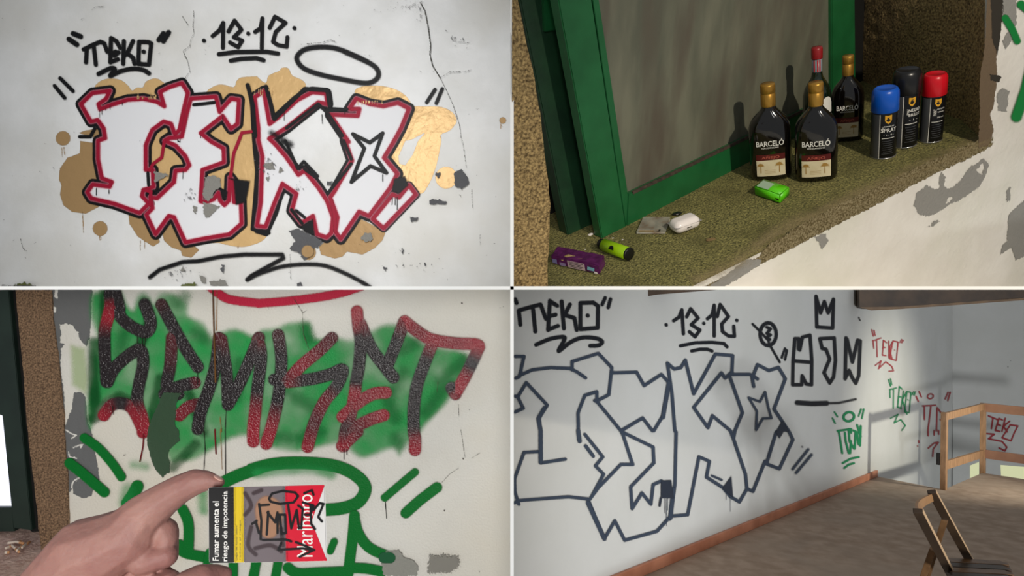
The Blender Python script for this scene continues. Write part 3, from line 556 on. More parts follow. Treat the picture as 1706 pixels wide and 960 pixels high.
P3('speck', [('s', Q(s), r) for s, r in (('C2 1388,100', 1.6), ('C2 1640,130', .8), ('C2 1660,122', .6), ('C2 1437,800', 1), ('C4 1257,525', 1.3), ('C4 1380,188', 1.4), ('C4 1485,920', 1), ('C2 120,138', .9), ('C4 820,180', .6), ('C3 825,165', 1.2))], CRK3, .5)

# ------------------------------------------------------------------ hall walls
def P4(name, items, m, soft=1.0, label=None, parent=None, **k): return paint(name, W4, 'BR', items, m, soft, parent=parent or wall4, label=label, bounds=(853, 1588, 480, 955), **k)
BL4 = pm('BR', (30, 32, 38), rough=.6, grain=.4); OUTL = pm('BR', (62, 72, 88), rough=.6, grain=.5); R4 = pm('BR', (170, 60, 66), rough=.6, grain=.4); G4 = pm('BR', (22, 134, 84), rough=.6, grain=.4)
tg = 'graffiti_tag'
P4(tg, multi('D1 45,150 55,245|45,150 130,125 190,110 225,205|140,140 155,290|252,85 240,280|252,88 300,118|248,188 290,178|240,278 305,252|330,90 345,270|385,110 350,180 415,200 430,280|455,100 455,275 570,265 572,120 540,97 455,100|503,183 504,184|20,75 30,100', 3.4)+multi('D1 620,65 600,110|655,75 640,130', 3), BL4, 1.3, label='black tag TEKO in quotation marks at the left end of the long wall')
P4('arrow', multi('D1 160,378 250,340 340,325 345,350 310,420 390,360 470,330 560,335 600,358 575,382 520,385', 3.4, True), BL4, 1.3, label='black zigzag arrow under the tag')
P4('graffiti_number', multi('D1 1025,245 1026,246|1075,218 1110,195 1130,145 1140,305|1162,192 1188,138 1238,200 1192,245 1250,280 1218,325 1180,292|1275,235 1276,236|1300,205 1330,180 1345,115 1345,320|1365,190 1385,110 1440,190 1395,240 1400,290 1440,320 1480,322 1475,255|1495,215 1496,216', 2.9), BL4, 1.1, label='black number 13.12 with dots high on the long wall')
P4('underline', multi('D1 1120,385 1220,365 1330,362 1410,370 1430,392|1195,420 1250,408 1300,408 1330,420', 2.8), BL4, 1.1)
P4('crossed_circle', [('c', ell(1279.5, 557, 13.5, 19), 3)]+multi('D1 1600,240 1650,290 1706,350 D2 20,370 90,490', 2)+multi('D2 5,260 30,270 5,300 30,310 0,330 25,340', 2.5), BL4, 1.2, label='black circle crossed by a diagonal line')
P4('slash_pair', multi('D2 125,400 103,460|138,412 125,475', 2), BL4, 1)
P4('crown', multi('D2 330,55 360,165 385,90 410,165 445,75 440,265 335,258 330,55', 2.9), BL4, 1.2, label='black three pointed crown drawing above three letters')
P4('letter', multi('D2 190,335 178,480 175,640 235,640 238,580 265,635 300,640 302,480 290,312 240,325 222,410|178,482 300,492|190,335 215,335 215,405', 2.9), BL4, 1.3, label='black outlined letter H under the crown, leftmost of three')
P4('letter', multi('D2 355,335 450,330 458,480 445,590 420,628 382,560 420,470 395,405 370,400 355,335', 2.9), BL4, 1.3, label='black outlined letter J under the crown, middle of three')
P4('letter', multi('D2 528,330 522,600 548,545 570,595 592,630 612,580 622,350 605,345 570,490 535,340', 2.9), BL4, 1.3, label='black outlined letter M under the crown, rightmost of three')
P4('dash', multi('D2 205,758 300,765 400,762', 4)+multi('D2 400,762 480,760 592,735', 1.6), BL4, 1.8, label='black horizontal dash below the three letters')
P4(tg, multi('D2 697,275 708,318|713,280 720,315|705,345 712,400|705,350 760,330|730,345 733,455|775,345 768,445 792,447|775,345 795,362|770,395 788,393|810,350 810,460|832,360 815,400 832,470|838,350 872,357 860,480 815,468 838,352|848,410 849,411|895,340 885,360|907,345 897,362|720,512 760,482 742,535 790,488 830,518 842,548 810,550', 1.0), R4, .8, label='small red tag TEKO high in the far corner')
P4(tg, multi('D2 808,605 822,650|822,600 830,640|815,672 862,660|817,672 818,725|842,668 840,795|880,650 868,790 892,793|880,652 898,668|872,722 890,720|908,680 890,800|926,690 900,740 930,835|930,685 957,690 945,825 915,820 930,687|937,740 938,741|975,685 966,705|987,685 978,710|820,862 872,835 845,892 890,870 920,910 895,942', 1.0), G4, .8, label='small green tag TEKO below the red one')
P4(tg, [('c', ell(1413.5, 694.5, 9, 7.5, -.3), 2.0)]+multi('D2 450,820 470,850|437,860 455,895|627,800 610,848|645,800 632,862', 1.3)+multi('D2 470,945 560,932 D4 560,5|480,0 490,60 502,140|520,5 525,60 545,140|545,-20 550,60 580,110|575,-10 600,0 610,80|560,60 555,140|590,0 585,110|625,-40 620,90|D2 600,905 D4 625,30|505,205 560,175 612,165|515,238 545,215 580,205', 1.7), G4, .9, label='green tag TEN with a halo over it above the skirting')
P4(tg, [('c', ell(1549.5, 660.5, 5, 4, -.3), 1.1)]+multi('D2 990,715 1005,750|1010,685 1025,720|1202,690 1182,735|1217,690 1200,745|1032,780 1120,775|1045,785 1045,870|1088,785 1068,950|1130,790 1125,945|1130,790 1175,850|1150,870 1185,880|D4 1070,0 1070,25|1110,-10 1110,20|1140,-10 1140,15|1165,-20 1170,15|1070,107 1110,72 1138,68 1105,112 1100,162|1008,58 1009,70|1000,92 1001,93', 1.2), R4, .8, label='red tag with a halo half hidden by the railing post')
P5 = lambda name, items, m, soft=1.0, label=None, **k: paint(name, W5, 'BR', items, m, soft, parent=wall5, label=label, bounds=(1588, 1760, 480, 955), **k)
P5(tg, multi('D2 1470,845 1530,870|1500,862 1490,930|1540,862 1515,942 1545,948|1540,862 1562,872|1528,902 1550,908|1582,860 1560,948|1612,880 1570,915 1595,952|1615,905 1665,912 1640,960 D4 1620,58 1560,38 D2 1615,905|D4 1455,10 1510,15 1470,45 1560,62 1592,100 1580,125 1540,105', 1.3), R4, .8, label='red tag TEKO on the end wall seen through the railing')
OL = '''D1 15,455 75,455 45,590 20,600|45,582 130,545 250,530 380,535 430,560 485,598|395,545 395,490 570,435 660,530 640,710 555,755 545,750|560,755 560,690 480,715 435,830 437,950 D3 440,50|
D1 15,720 35,722 90,630 230,780 175,860 185,950 D3 188,205 350,180|D1 15,825 70,800 30,720|D3 165,130 75,135 12,310 15,400 40,480|12,470 40,455 370,430 500,445 610,710 680,590 745,720 960,660 1050,560 1165,550 1240,165 1310,195 1290,300 1400,370 1450,430 1510,465 1560,378 1600,395 1680,195 D4 0,210|
D1 560,755 720,950 D3 735,20 790,190 800,215 720,215 570,370 510,450|480,15 600,165 550,225 605,280 530,420|D1 655,565 825,560 875,650 990,575 1040,630 1000,850 940,950|730,945 865,865 930,950|D3 740,5 935,100 940,205 785,365 795,510 860,405 920,480 935,350 990,325|
D1 1030,500 1075,540 1120,530 1150,480 1205,705 1350,440 1465,450 1460,560 1415,600 1390,565 1205,795 1300,930 1330,850 1450,950 D3 1470,45 1550,280 1560,380|D1 1030,500 1060,700 1080,950 D3 1088,0 1080,350 1045,580|D1 1440,575 1530,830 1480,950 D3 1470,45|D1 1440,575 1580,575 1630,605|1605,655 1595,600 1630,510 1706,550 D2 80,525 125,600 50,800 150,950 D4 175,50 85,243 0,210 65,0|D4 985,440 985,441'''.replace('\n', '')
piece = P4('outline_lettering', multi(OL[:-len('|D4 985,440 985,441')], 2.8), OUTL, 1.1, label='large unfilled grey outline lettering across the long wall')
P4('heavy_stroke', multi('D1 210,800 170,870 185,950 D3 185,200|435,-10 445,60|500,470 610,710|1070,380 1050,570|D1 1040,630 1000,860', 3.6), OUTL, 1.2)
P4('inner_dash', multi('D3 485,92 535,160', 3)+multi('D3 1325,290 1390,318', 2), OUTL, 1)
P4('filled_block', [F_('D3 985,322 1055,318 1070,440 985,440'), F_('D3 1395,372 1455,290 1467,435 1430,410'), F_('D2 60,950 105,875 150,950'), ('s', Q('D3 985,440 977,490'), 2), F_('D4 55,-5 115,-5 85,45')], pm('BR', (50, 56, 68), rough=.6), 1.2)
P4('star', [('c', Q('D1 1570,730 1645,757 1680,692 1700,790 D2 32,860 D1 1665,868 1620,945 1625,820'), 2.0)], OUTL, 1, label='small outlined star inside the grey lettering')
P4('slash_pair', multi('D4 275,115 172,245|297,150 195,270', 2.2)+multi('D4 235,97 236,98', 1.2), OUTL, 1.6, label='two grey slashes after the outline lettering')
P4('drip', multi('D3 1010,440 1012,540|1020,440 1022,625|1030,440 1030,520|1447,430 1447,528|1420,410 1420,450', .5), OUTL, .6, step=1.2)
P4('speck', [('s', Q('D2 610,195 618,215'), 1)], BL4, .8); P5('speck', [('s', Q('D2 1600,522'), .9), ('s', Q('D2 1617,482'), .6)], BL4, .8)

# ------------------------------------------------------------------ sill scene wall marks
def P2(name, items, m, soft=1.0, label=None, **k): return paint(name, W2, 'TR', items, m, soft, parent=wall2, label=label, **k)
LIP = pm('TR', (84, 72, 44), (142, 130, 100), rough=.9, rag=4, rs=.15, grain=.1, bump=.0025, bs=.5, mott=.35); CM2 = pm('TR', (138, 136, 132), rough=.85, rag=3, rs=.2, grain=.1, bump=.002, bs=.2)
CMB = pm('TR', (104, 88, 70), rough=.85, rag=2, rs=.2, grain=.1, bump=.002, bs=.2); DK2 = pm('TR', (52, 48, 42), rough=.85, rag=2, rs=.2, grain=.1)
P2('cement_lip', [F_('B3 1180,960 1300,940 1480,860 1640,750 B4 0,680 320,480 900,200 1250,40 1480,-60 1500,0 1440,45 1350,88 1250,138 1130,190 1000,258 850,335 700,418 560,488 450,545 330,605 250,650 40,758 0,775 B3 1660,800 1560,860 1440,930 1330,970')], LIP, .6, label='chipped brown cement edge under the sill')
P2('cement_lip', [F_('B3 1290,960 1440,860 1560,765 1660,770 1650,805 1560,860 1440,935 1380,960')], CM2, .6)
P2('flaked_patch', [('f', jag(Q('B4 975,400 990,330 1060,270 1110,300 1145,290 1140,240 1160,180 1185,220 1175,280 1215,295 1290,240 1330,170 1400,120 1440,95 1475,140 1450,210 1400,290 1330,340 1280,370 1220,390 1180,425 1080,478 1010,465'), .8, 3), 0), ('x', jag(Q('B4 1185,390 1210,345 1235,355 1215,385'), .5), 0), ('x', jag(Q('B4 1390,170 1430,120 1445,150 1420,210'), .8), 0)], CM2, .5, label='large ragged grey flaked patch under the spray cans')
P2('flaked_patch', [('f', jag(Q(s), .6), 0) for s in ('B4 1600,470 1706,370 1706,740 1650,765 1620,680 1550,735 1560,670 1590,640', 'B4 1585,320 1612,270 1612,370 1590,380', 'B4 1070,545 1110,510 1150,505 1105,545', 'B4 320,610 390,590 410,640 370,700 350,650', 'B2 1525,610 1560,580 1605,600 1585,740 1535,730', 'B2 1560,270 1600,210 1625,260 1580,330')], CM2, .5)
P2('bare_edge', [('f', jag(Q('B2 1455,-40 1565,-40 1545,200 1520,380 1525,520 1500,700 1480,760 1500,860 1475,950 B4 1470,0 1400,30 B2 1410,760 1405,560 1430,380 1450,200'), .7), 0)], CMB, .5, label='bare brown mortar edge beside the stone reveal')
P2('bare_edge', [('f', jag(Q('B2 1480,-40 1565,-40 1550,200 1525,370 1490,250 1485,120'), .6), 0), ('f', jag(Q('B2 1475,490 1550,500 1540,540 1480,530'), .6), 0)], DK2, .5)
P2('bare_edge', [('f', jag(Q('B2 1565,-40 1650,-40 1645,180 1600,160 1560,110'), .6), 0)], CM2, .5)
G2 = pm('TR', (10, 120, 52), rough=.5, grain=.6)
P2('green_mark', multi('B2 1575,120 1620,190 1655,270', 6)+multi('B2 1680,30 1720,60', 7), G2, 1.5, label='green spray stroke at the top right edge')
P2('green_mark', multi('B2 1760,380 1710,600 1650,770', 9), G2, 2.5, label='green spray stroke fading out beside the cans')
WORN = pm('TR', (168, 150, 112), rough=.95, rag=10, rs=.05, grain=.8, bump=.004, bs=.3)
paint('worn_edge', (SILL[0], SILL[1]+.0035), 'TR', [('s', Q('B3 1240,900 1500,790 B4 60,590 300,480 620,330 900,215 1250,55 1440,-40'), 7)], WORN, 13, op=.6, parent=sill, lift=0.0, label='paler worn granite along the front edge of the sill')
# ------------------------------------------------------------------ object materials
M_glassD = mat('dark_rum_glass', (10, 7, 6), rough=.08, spec=.6, Coat_Weight=.5, Coat_Roughness=.05)
M_glassG = mat('dark_green_glass', (12, 26, 12), rough=.07, spec=.6, Coat_Weight=.5, Coat_Roughness=.05)
M_gold = mat('gold_cap', (196, 150, 66), (176, 130, 54), rough=.32, metal=.7, scale=60, stretch=(1, 1, .2))
M_redcap = mat('red_bottle_cap', (140, 22, 26), rough=.35)
M_wht = mat('white_print', (226, 224, 218), rough=.5); M_cream = mat('cream_label', (214, 200, 164), (224, 212, 180), rough=.6, scale=30)
M_redlab = mat('dark_red_band', (84, 16, 16), rough=.45); M_redtxt = mat('brown_red_print', (196, 96, 80), rough=.5); M_tan = mat('tan_print', (166, 128, 62), rough=.6)
M_can = mat('can_black', (20, 20, 22), rough=.25, metal=.3); M_cang = mat('can_grey_panel', (92, 94, 98), rough=.3, metal=.5); M_alu = mat('aluminium_rim', (190, 190, 192), rough=.25, metal=.9)
M_capB = mat('blue_cap', (12, 84, 188), rough=.3); M_capR = mat('red_cap', (204, 14, 32), rough=.3); M_capK = mat('black_cap', (24, 24, 26), rough=.3)
M_shield = mat('gold_shield', (214, 158, 36), rough=.4); M_blk = mat('black_plastic', (16, 16, 16), rough=.35); M_dkn = mat('dark_print', (30, 26, 22), rough=.5)
M_lime = mat('lime_plastic', (92, 206, 18), rough=.3); M_limed = mat('lighter_lime', (146, 190, 14), rough=.25); M_whpl = mat('white_plastic', (232, 224, 220), rough=.22)
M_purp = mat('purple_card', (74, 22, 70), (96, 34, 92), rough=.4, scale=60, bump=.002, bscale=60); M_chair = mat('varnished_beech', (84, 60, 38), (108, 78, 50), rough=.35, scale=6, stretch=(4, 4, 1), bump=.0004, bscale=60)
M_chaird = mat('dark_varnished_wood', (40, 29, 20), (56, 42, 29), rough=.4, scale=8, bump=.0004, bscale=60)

def height_at(base, up, ytop):
    k = (480-ytop)/F; return (k*base.y-base.z)/(up.z-k*up.y)
def facing(P, up, yaw=0.0):
    v = -P; v = (v-up*v.dot(up)).normalized(); Y = -v; X = Y.cross(up)
    M = Matrix((X, Y, up)).transposed().to_4x4(); return Matrix.Translation(P) @ M @ Matrix.Rotation(yaw, 4, 'Z')
def axes(P, X, up):
    X = (X-up*X.dot(up)).normalized(); Y = up.cross(X); return Matrix.Translation(P) @ Matrix((X, Y, up)).transposed().to_4x4()
def rev(name, prof, m, parent, seg=48, e=2.0, z0=0, **k):
    """revolved body with per ring depth ratio (r, z, sy) and superellipse exponent e"""
    bm = bmesh.new(); rings = []
    for r, z, sy in prof:
        ring = []
        for i in range(seg):
            a = 2*PI*i/seg; c, s = math.cos(a), math.sin(a); q = (abs(c)**e+abs(s)**e)**(-1/e) if sy < .99 else 1
            ring.append(bm.verts.new((r*c*q, r*s*q*sy, z)))
        rings.append(ring)
    for a, b in zip(rings, rings[1:]):
        for i in range(seg): bm.faces.new((a[i], a[(i+1) % seg], b[(i+1) % seg], b[i]))
    bm.faces.new(rings[0][::-1]); bm.faces.new(rings[-1]); return bmobj(name, bm, m, parent, smooth_=True, **k)
def wrap(name, me_or_rect, m, parent, R, sy, e, lift, xc=0, zc=0, sx=1.0, sz=1.0, rot=0, **k):
    """lay a flat drawing (text mesh or rectangle) on the front of a bottle or can"""
    bm = bmesh.new()
    if isinstance(me_or_rect, tuple):
        w_, h_ = me_or_rect; n = 20
        vs = [[bm.verts.new((-w_/2+w_*i/n, -h_/2+h_*j, 0)) for j in (0, 1)] for i in range(n+1)]
        for i in range(n): bm.faces.new((vs[i][0], vs[i+1][0], vs[i+1][1], vs[i][1]))
    else: bm.from_mesh(me_or_rect)
    c, s = math.cos(rot), math.sin(rot)
    for v in bm.verts:
        x = v.co.x*sx; z = v.co.y*sz; x, z = x*c-z*s, x*s+z*c
        if e == 2.0 and sy == 1: a = (x+xc)/R; v.co = ((R+lift)*math.sin(a), -(R+lift)*math.cos(a), z+zc)
        else:
            X = max(-.98, min(.98, (x+xc)/R)); v.co = (X*R, -(R*sy)*(1-abs(X)**e)**(1/e)-lift, z+zc)
    return bmobj(name, bm, m, parent, **k)
def fit(me, wt, ht):
    xs = [v.co.x for v in me.vertices]; ys = [v.co.y for v in me.vertices]; cx = (max(xs)+min(xs))/2; cy = (max(ys)+min(ys))/2
    a = wt/(max(xs)-min(xs)); b = ht/(max(ys)-min(ys))
    for v in me.vertices: v.co.x = (v.co.x-cx)*a; v.co.y = (v.co.y-cy)*b
    return me
_TX = {}
def T_(s, wt, ht, bold=.0):
    return fit(textmesh(s, 1.0, bold), wt, ht)
def star_mesh(bm, cx, cz, r, n=7):
    for i in range(n):
        a = PI*i/(n-1); d = Vector((math.cos(a), math.sin(a), 0)); q = Vector((-d.y, d.x, 0))*r*.16; c = Vector((cx, cz, 0))
        bm.faces.new([bm.verts.new(c-q), bm.verts.new(c+d*r*.6-q*.9), bm.verts.new(c+d*r+Vector((0, -r*.25, 0))), bm.verts.new(c+d*r*.6+q*.9), bm.verts.new(c+q)])

# ------------------------------------------------------------------ bottles and cans on the sill
def rum(px, py, ytop, label, wpx=65, yaw=0.0, group=None):
    P = onsill(px, py); h = height_at(P, NT, ytop+3); M = facing(P, NT, yaw); t = empty('rum_bottle', M, label=label, cat='bottle')
    R = wpx*.5*P.y/F/1.03; sy = .62; e = 2.8
    prof = [(R*.86, 0, sy), (R*.97, .006, sy), (R, .016, sy), (R, h*.50, sy), (R*.985, h*.55, sy), (R*.93, h*.595, sy+.02), (R*.80, h*.645, sy+.06), (R*.60, h*.69, sy+.16), (R*.42, h*.73, sy+.28), (R*.33, h*.76, 1), (R*.30, h*.80, 1), (R*.30, h*.86, 1)]
    rev('bottle_body', prof, M_glassD, t, e=e)
    rc = R*.34; rev('cap', [(rc, h*.775, 1), (rc*1.02, h*.78, 1), (rc*1.02, h*.90, 1), (rc*.97, h*.904, 1), (rc*.97, h*.91, 1), (rc*1.03, h*.914, 1), (rc*1.03, h*.985, 1), (rc*.95, h, 1)], M_gold, t, seg=36)
    a = dict(R=R, sy=sy, e=e)
    wrap('lettering', T_('BARCELÓ', R*1.30, h*.072, .016), M_wht, t, lift=.0006, zc=h*.425, **a)
    wrap('lettering', T_('RON DOMINICANO', R*.80, h*.016, .01), M_wht, t, lift=.0006, zc=h*.372, **a)
    bd_ = wrap('label_band', (R*1.36, h*.062), M_redlab, t, lift=.0005, zc=h*.270, label='dark red label band', **a)
    wrap('lettering', T_('AÑEJO', R*.84, h*.042, .0), M_redtxt, bd_, lift=.0010, zc=h*.268, **a)
    lb = wrap('paper_label', (R*1.36, h*.175), M_cream, t, lift=.0005, zc=h*.150, label='cream paper label with palm trees', **a)
    bm = bmesh.new(); star_mesh(bm, R*.40, h*.03, h*.045); star_mesh(bm, -R*.48, h*.03, h*.04)
    for q in (.40, -.48): bm.faces.new([bm.verts.new(v) for v in ((R*q-.0012, -h*.05, 0), (R*q+.0012, -h*.05, 0), (R*q+.0008, h*.03, 0), (R*q-.0008, h*.03, 0))])
    for k in range(3): bm.faces.new([bm.verts.new(v) for v in ((-R*.3, -h*(.02+.016*k), 0), (R*.22, -h*(.02+.016*k), 0), (R*.22, -h*(.023+.016*k), 0), (-R*.3, -h*(.023+.016*k), 0))])
    me = bpy.data.meshes.new('p'); bm.to_mesh(me); bm.free(); wrap('palm_print', me, M_tan, lb, lift=.0010, zc=h*.150, **a)
    return t
rum(1285, 294, 136, 'dark rum bottle with gold cap, leftmost of the bottles on the sill', 66)
rum(1360, 296, 134, 'dark rum bottle with gold cap in front of the green bottle', 66)
rum(1411, 231, 89, 'dark rum bottle standing behind the others nearest the blue can', 50)
P = onsill(1362, 249); h = height_at(P, NT, 78); R = .038
t = empty('liquor_bottle', facing(P, NT), label='dark green bottle with red cap behind the rum bottles', cat='bottle')
rev('bottle_body', [(R*.9, 0, 1), (R, .008, 1), (R, h*.50, 1), (R*.97, h*.56, 1), (R*.85, h*.62, 1), (R*.6, h*.68, 1), (R*.42, h*.72, 1), (R*.34, h*.77, 1), (R*.32, h*.9, 1)], M_glassG, t)
rev('neck_label', [(R*.35, h*.775, 1), (R*.355, h*.78, 1), (R*.34, h*.895, 1)], mat('striped_neck_label', (120, 132, 140), rough=.4), t, label='striped neck label')
for x in (-.55, .15, .6): wrap('stripe', (R*.08, h*.11), M_capR, t, R*.36, 1, 2.0, .0004, xc=R*.33*x, zc=h*.835)
rev('cap', [(R*.38, h*.895, 1), (R*.39, h*.90, 1), (R*.39, h*.985, 1), (R*.34, h, 1)], M_redcap, t)
bm = bmesh.new(); cc = [(bm.verts.new((.019*math.cos(a), -.028*math.sin(a)-1e-5, 0)), bm.verts.new((.019*math.cos(a), .028*math.sin(a)+1e-5, 0))) for a in [PI*i/16 for i in range(17)]]
for a, b in zip(cc, cc[1:]): bm.faces.new((a[0], b[0], b[1], a[1]))
me = bpy.data.meshes.new('e'); bm.to_mesh(me); bm.free()
wrap('paper_label', me, M_wht, t, R, 1, 2.0, .0006, xc=R*.72, zc=h*.46, label='round white label')

def can(px, py, ytop, wpx, capm, label, words, yaw, capfrac):
    P = onsill(px, py); h = height_at(P, NT, ytop); R = wpx*.5*P.y/F/1.06; t = empty('spray_can', facing(P, NT, yaw), label=label, cat='spray can')
    hb = h*(1-capfrac)
    rev('can_body', [(R*.93, .001, 1), (R*.985, .004, 1), (R, .007, 1), (R, hb*.965, 1), (R*.97, hb*.985, 1), (R*.93, hb, 1)], M_can, t)
    rev('bottom_rim', [(R*.95, 0, 1), (R*1.02, .001, 1), (R*1.02, .004, 1), (R*.99, .0048, 1)], M_alu, t)
    rev('cap', [(R*1.03, hb*.975, 1), (R*1.05, hb*.98, 1), (R*1.03, h*.90, 1), (R*1.0, h*.955, 1), (R*.90, h*.985, 1), (R*.80, h, 1), (R*.72, h*.998, 1), (R*.66, h*.99, 1)], capm, t)
    a = dict(R=R, sy=1, e=2.0); wrap('grey_panel', (R*.72, hb*.93), M_cang, t, lift=.0005, xc=-R*.92, zc=hb*.49, **a)
    wrap('panel_line', (R*.05, hb*.93), M_wht, t, lift=.0007, xc=-R*.50, zc=hb*.49, **a)
    bm = bmesh.new(); w_, q = R*.26, R*.34
    bm.faces.new([bm.verts.new(v) for v in ((-w_, q, 0), (-w_, -q*.3, 0), (-w_*.6, -q*.85, 0), (0, -q*1.2, 0), (w_*.6, -q*.85, 0), (w_, -q*.3, 0), (w_, q, 0), (0, q*.85, 0))]); me = bpy.data.meshes.new('s'); bm.to_mesh(me); bm.free()
    sh_ = wrap('shield', me, M_shield, t, lift=.0006, xc=R*.12, zc=hb*.86, label='gold shield emblem', **a)
    wrap('lettering', T_('S' if 0 else '5', R*.20, R*.30, .02), M_dkn, sh_, lift=.0010, xc=R*.12, zc=hb*.86, **a)
    for (s, wt, ht, xc, zf, rot) in words: wrap('lettering', T_(s, R*wt, R*ht, .01), M_wht, t, lift=.0007, xc=R*xc, zc=hb*zf, rot=rot, **a)
    for k in range(7): wrap('text_line', (R*(.9-.1*(k % 3)), hb*.012), M_cang, t, lift=.0006, xc=R*.16, zc=hb*(.40-.045*k), **a)
    wrap('text_line', (R*1.0, hb*.012), M_wht, t, lift=.0006, xc=R*.18, zc=hb*.46, **a)
    return t
can(1471, 259, 146, 41, M_capB, 'black spray can with a blue cap at the front of the sill', [('SPRAY', 1.25, .34, .22, .63, 0), ('PAINT', .5, .12, -.28, .66, PI/2), ('ESMALTE', .8, .10, .2, .71, 0), ('- 1 - 0 -', .8, .12, .2, .53, 0)], .18, .30)
can(1505, 241, 115, 42, M_capK, 'tall black spray can with a black cap between blue and red caps', [('NEGRO', 1.0, .26, .40, .70, 0), ('BRILLO', 1.0, .24, .40, .62, 0), ('SPRAY', .5, .13, -.16, .68, PI/2), ('- 1 -', .7, .12, .3, .53, 0)], .35, .27)
can(1550, 233, 122, 37, M_capR, 'black spray can with a red cap nearest the stone reveal', [('PAINT', .62, .24, -.1, .66, PI/2), ('ROJO', .7, .15, .42, .72, 0), ('VIVO', .7, .12, .42, .66, 0), ('300 ml', .6, .12, .4, .55, 0)], .30, .28)

# ------------------------------------------------------------------ small things on the sill
def sbox(name, A, B, C, h, m, bev, lift=.002, **k):
    a, b, c = onsill(*A), onsill(*B), onsill(*C); o = a+NT*lift; M = axes(o, b-a, NT); I = M.inverted()
    pts = [I @ (q+NT*lift) for q in (a, b, c, c+(a-b))]
    for q in pts: q.z = 0
    t = empty(name, M, **k); bm = prism(pts, Vector((0, 0, h))); 
    if bev: bmesh.ops.bevel(bm, geom=bm.edges[:], offset=bev, segments=4, affect='EDGES')
    return t, bm, (pts[1]-pts[0]).length, (pts[3]-pts[0])
t, bm, L, Dv = sbox('tobacco_box', (1257, 326), (1300, 341), (1316, 327), .026, M_lime, .003, label='small lime green box in front of the rum bottles', cat='box')
bmobj('box_body', bm, M_lime, t, smooth_=True)
bm = bmesh.new(); q = [Vector((L*.06, .004, .0263))+Dv*.0, Vector((L*.5, .004, .0263)), Vector((L*.5, 0, .0263))+Dv*.8, Vector((L*.06, 0, .0263))+Dv*.8]; bm.faces.new([bm.verts.new(v) for v in q])
bmobj('print_panel', bm, mat('pale_print', (168, 196, 170), rough=.4), t, label='pale grey printed panel')
bmobj('slot', box(L*.82, L*.95, -.0006, .0012, .009, .013), M_blk, t)
t, bm, L, Dv = sbox('banknote', (1061, 391), (1108, 391), (1117, 368), .0016, M_cream, 0, lift=.003, label='folded grey and beige banknote beside the earbud case', cat='banknote')
nm = mat('banknote_paper', (176, 174, 160), (206, 200, 184), rough=.7, scale=60, bump=.0006, bscale=60, c2=(140, 110, 80), s2=30)
bmobj('folded_half', bm, nm, t)
bm = bmesh.new(); q = [Vector((-.002, .003, .002)), Vector((L+.001, .002, .002)), Vector((L, 0, .007))+Dv*1.05, Vector((.002, 0, .008))+Dv*1.05]; vs = [bm.verts.new(v) for v in q]; f = bm.faces.new(vs); bmesh.ops.solidify(bm, geom=[f], thickness=.0006)
bmobj('folded_half', bm, nm, t)
bm = bmesh.new(); bm.from_mesh(T_('5', .007, .010, .02)); 
for v in bm.verts: v.co = Vector((L*.78+v.co.x, .010+v.co.y, .0042))
bmobj('numeral', bm, M_dkn, t)
bm = bmesh.new(); bm.faces.new([bm.verts.new(v) for v in ((L*.05, .006, .0036), (L*.6, .006, .0036), (L*.6, .010, .0042), (L*.05, .010, .0042))]); bmobj('print_stripe', bm, M_tan, t)
a, b = onsill(1124, 392), onsill(1159, 379); c = onsill(1141.5, 383)
t = empty('earbud_case', axes(c+NT*.003, b-a, NT), label='white rounded earbud case lying on the moss', cat='earbud case')
def rbox(name, sx, sy, sz, r, zc, m, parent, **k):
    bm = bmesh.new(); bmesh.ops.create_cube(bm, size=1, matrix=Matrix.Translation((0, 0, zc)) @ Matrix.Diagonal((sx, sy, sz, 1)))
    bmesh.ops.bevel(bm, geom=bm.edges[:], offset=r, segments=8, affect='EDGES', profile=.5); return bmobj(name, bm, m, parent, smooth_=True, **k)
rbox('case_body', .074, .050, .034, .0165, .017, M_whpl, t); rbox('lid_seam', .0743, .0503, .0006, .00028, .021, mat('seam', (150, 146, 144), rough=.5), t); bmobj('hinge', box(-.007, .007, -.0256, -.0248, .013, .016), M_alu, t)
# lime lighter lying on its side
a, b = onsill(1008, 418), onsill(1048, 433); rl = .0165; X = (b-a); L = X.length
t = empty('lighter', axes(a+NT*(rl+.001), X, NT), label='yellow green lighter with a black leaf print lying on the moss', cat='lighter')
def xcyl(name, x0, x1, r, m, parent, sy=1, **k):
    o = rev(name, [(r*.9, x0, 1), (r, x0+.001, 1), (r, x1-.001, 1), (r*.9, x1, 1)], m, parent, seg=32, **k)
    for v in o.data.vertices: v.co = Vector((v.co.z, v.co.y*sy, v.co.x))
    o.data.flip_normals(); return o
xcyl('lighter_body', 0, L, rl, M_limed, t); xcyl('base_cap', L, L+.006, rl*1.02, M_blk, t); xcyl('lighter_head', -.014, 0, rl*.85, M_blk, t)
bm = bmesh.new(); star_mesh(bm, 0, 0, .012, 9)
_c = t.matrix_world.inverted() @ Vector((0, 0, 0)); a0 = math.atan2(_c.z, _c.y)
for v in bm.verts: ang = a0-(v.co.y-.003)/rl; v.co = Vector((L*.5+v.co.x*.9, (rl+.0012)*math.cos(ang), (rl+.0012)*math.sin(ang)))
bmobj('leaf_print', bm, M_blk, t)
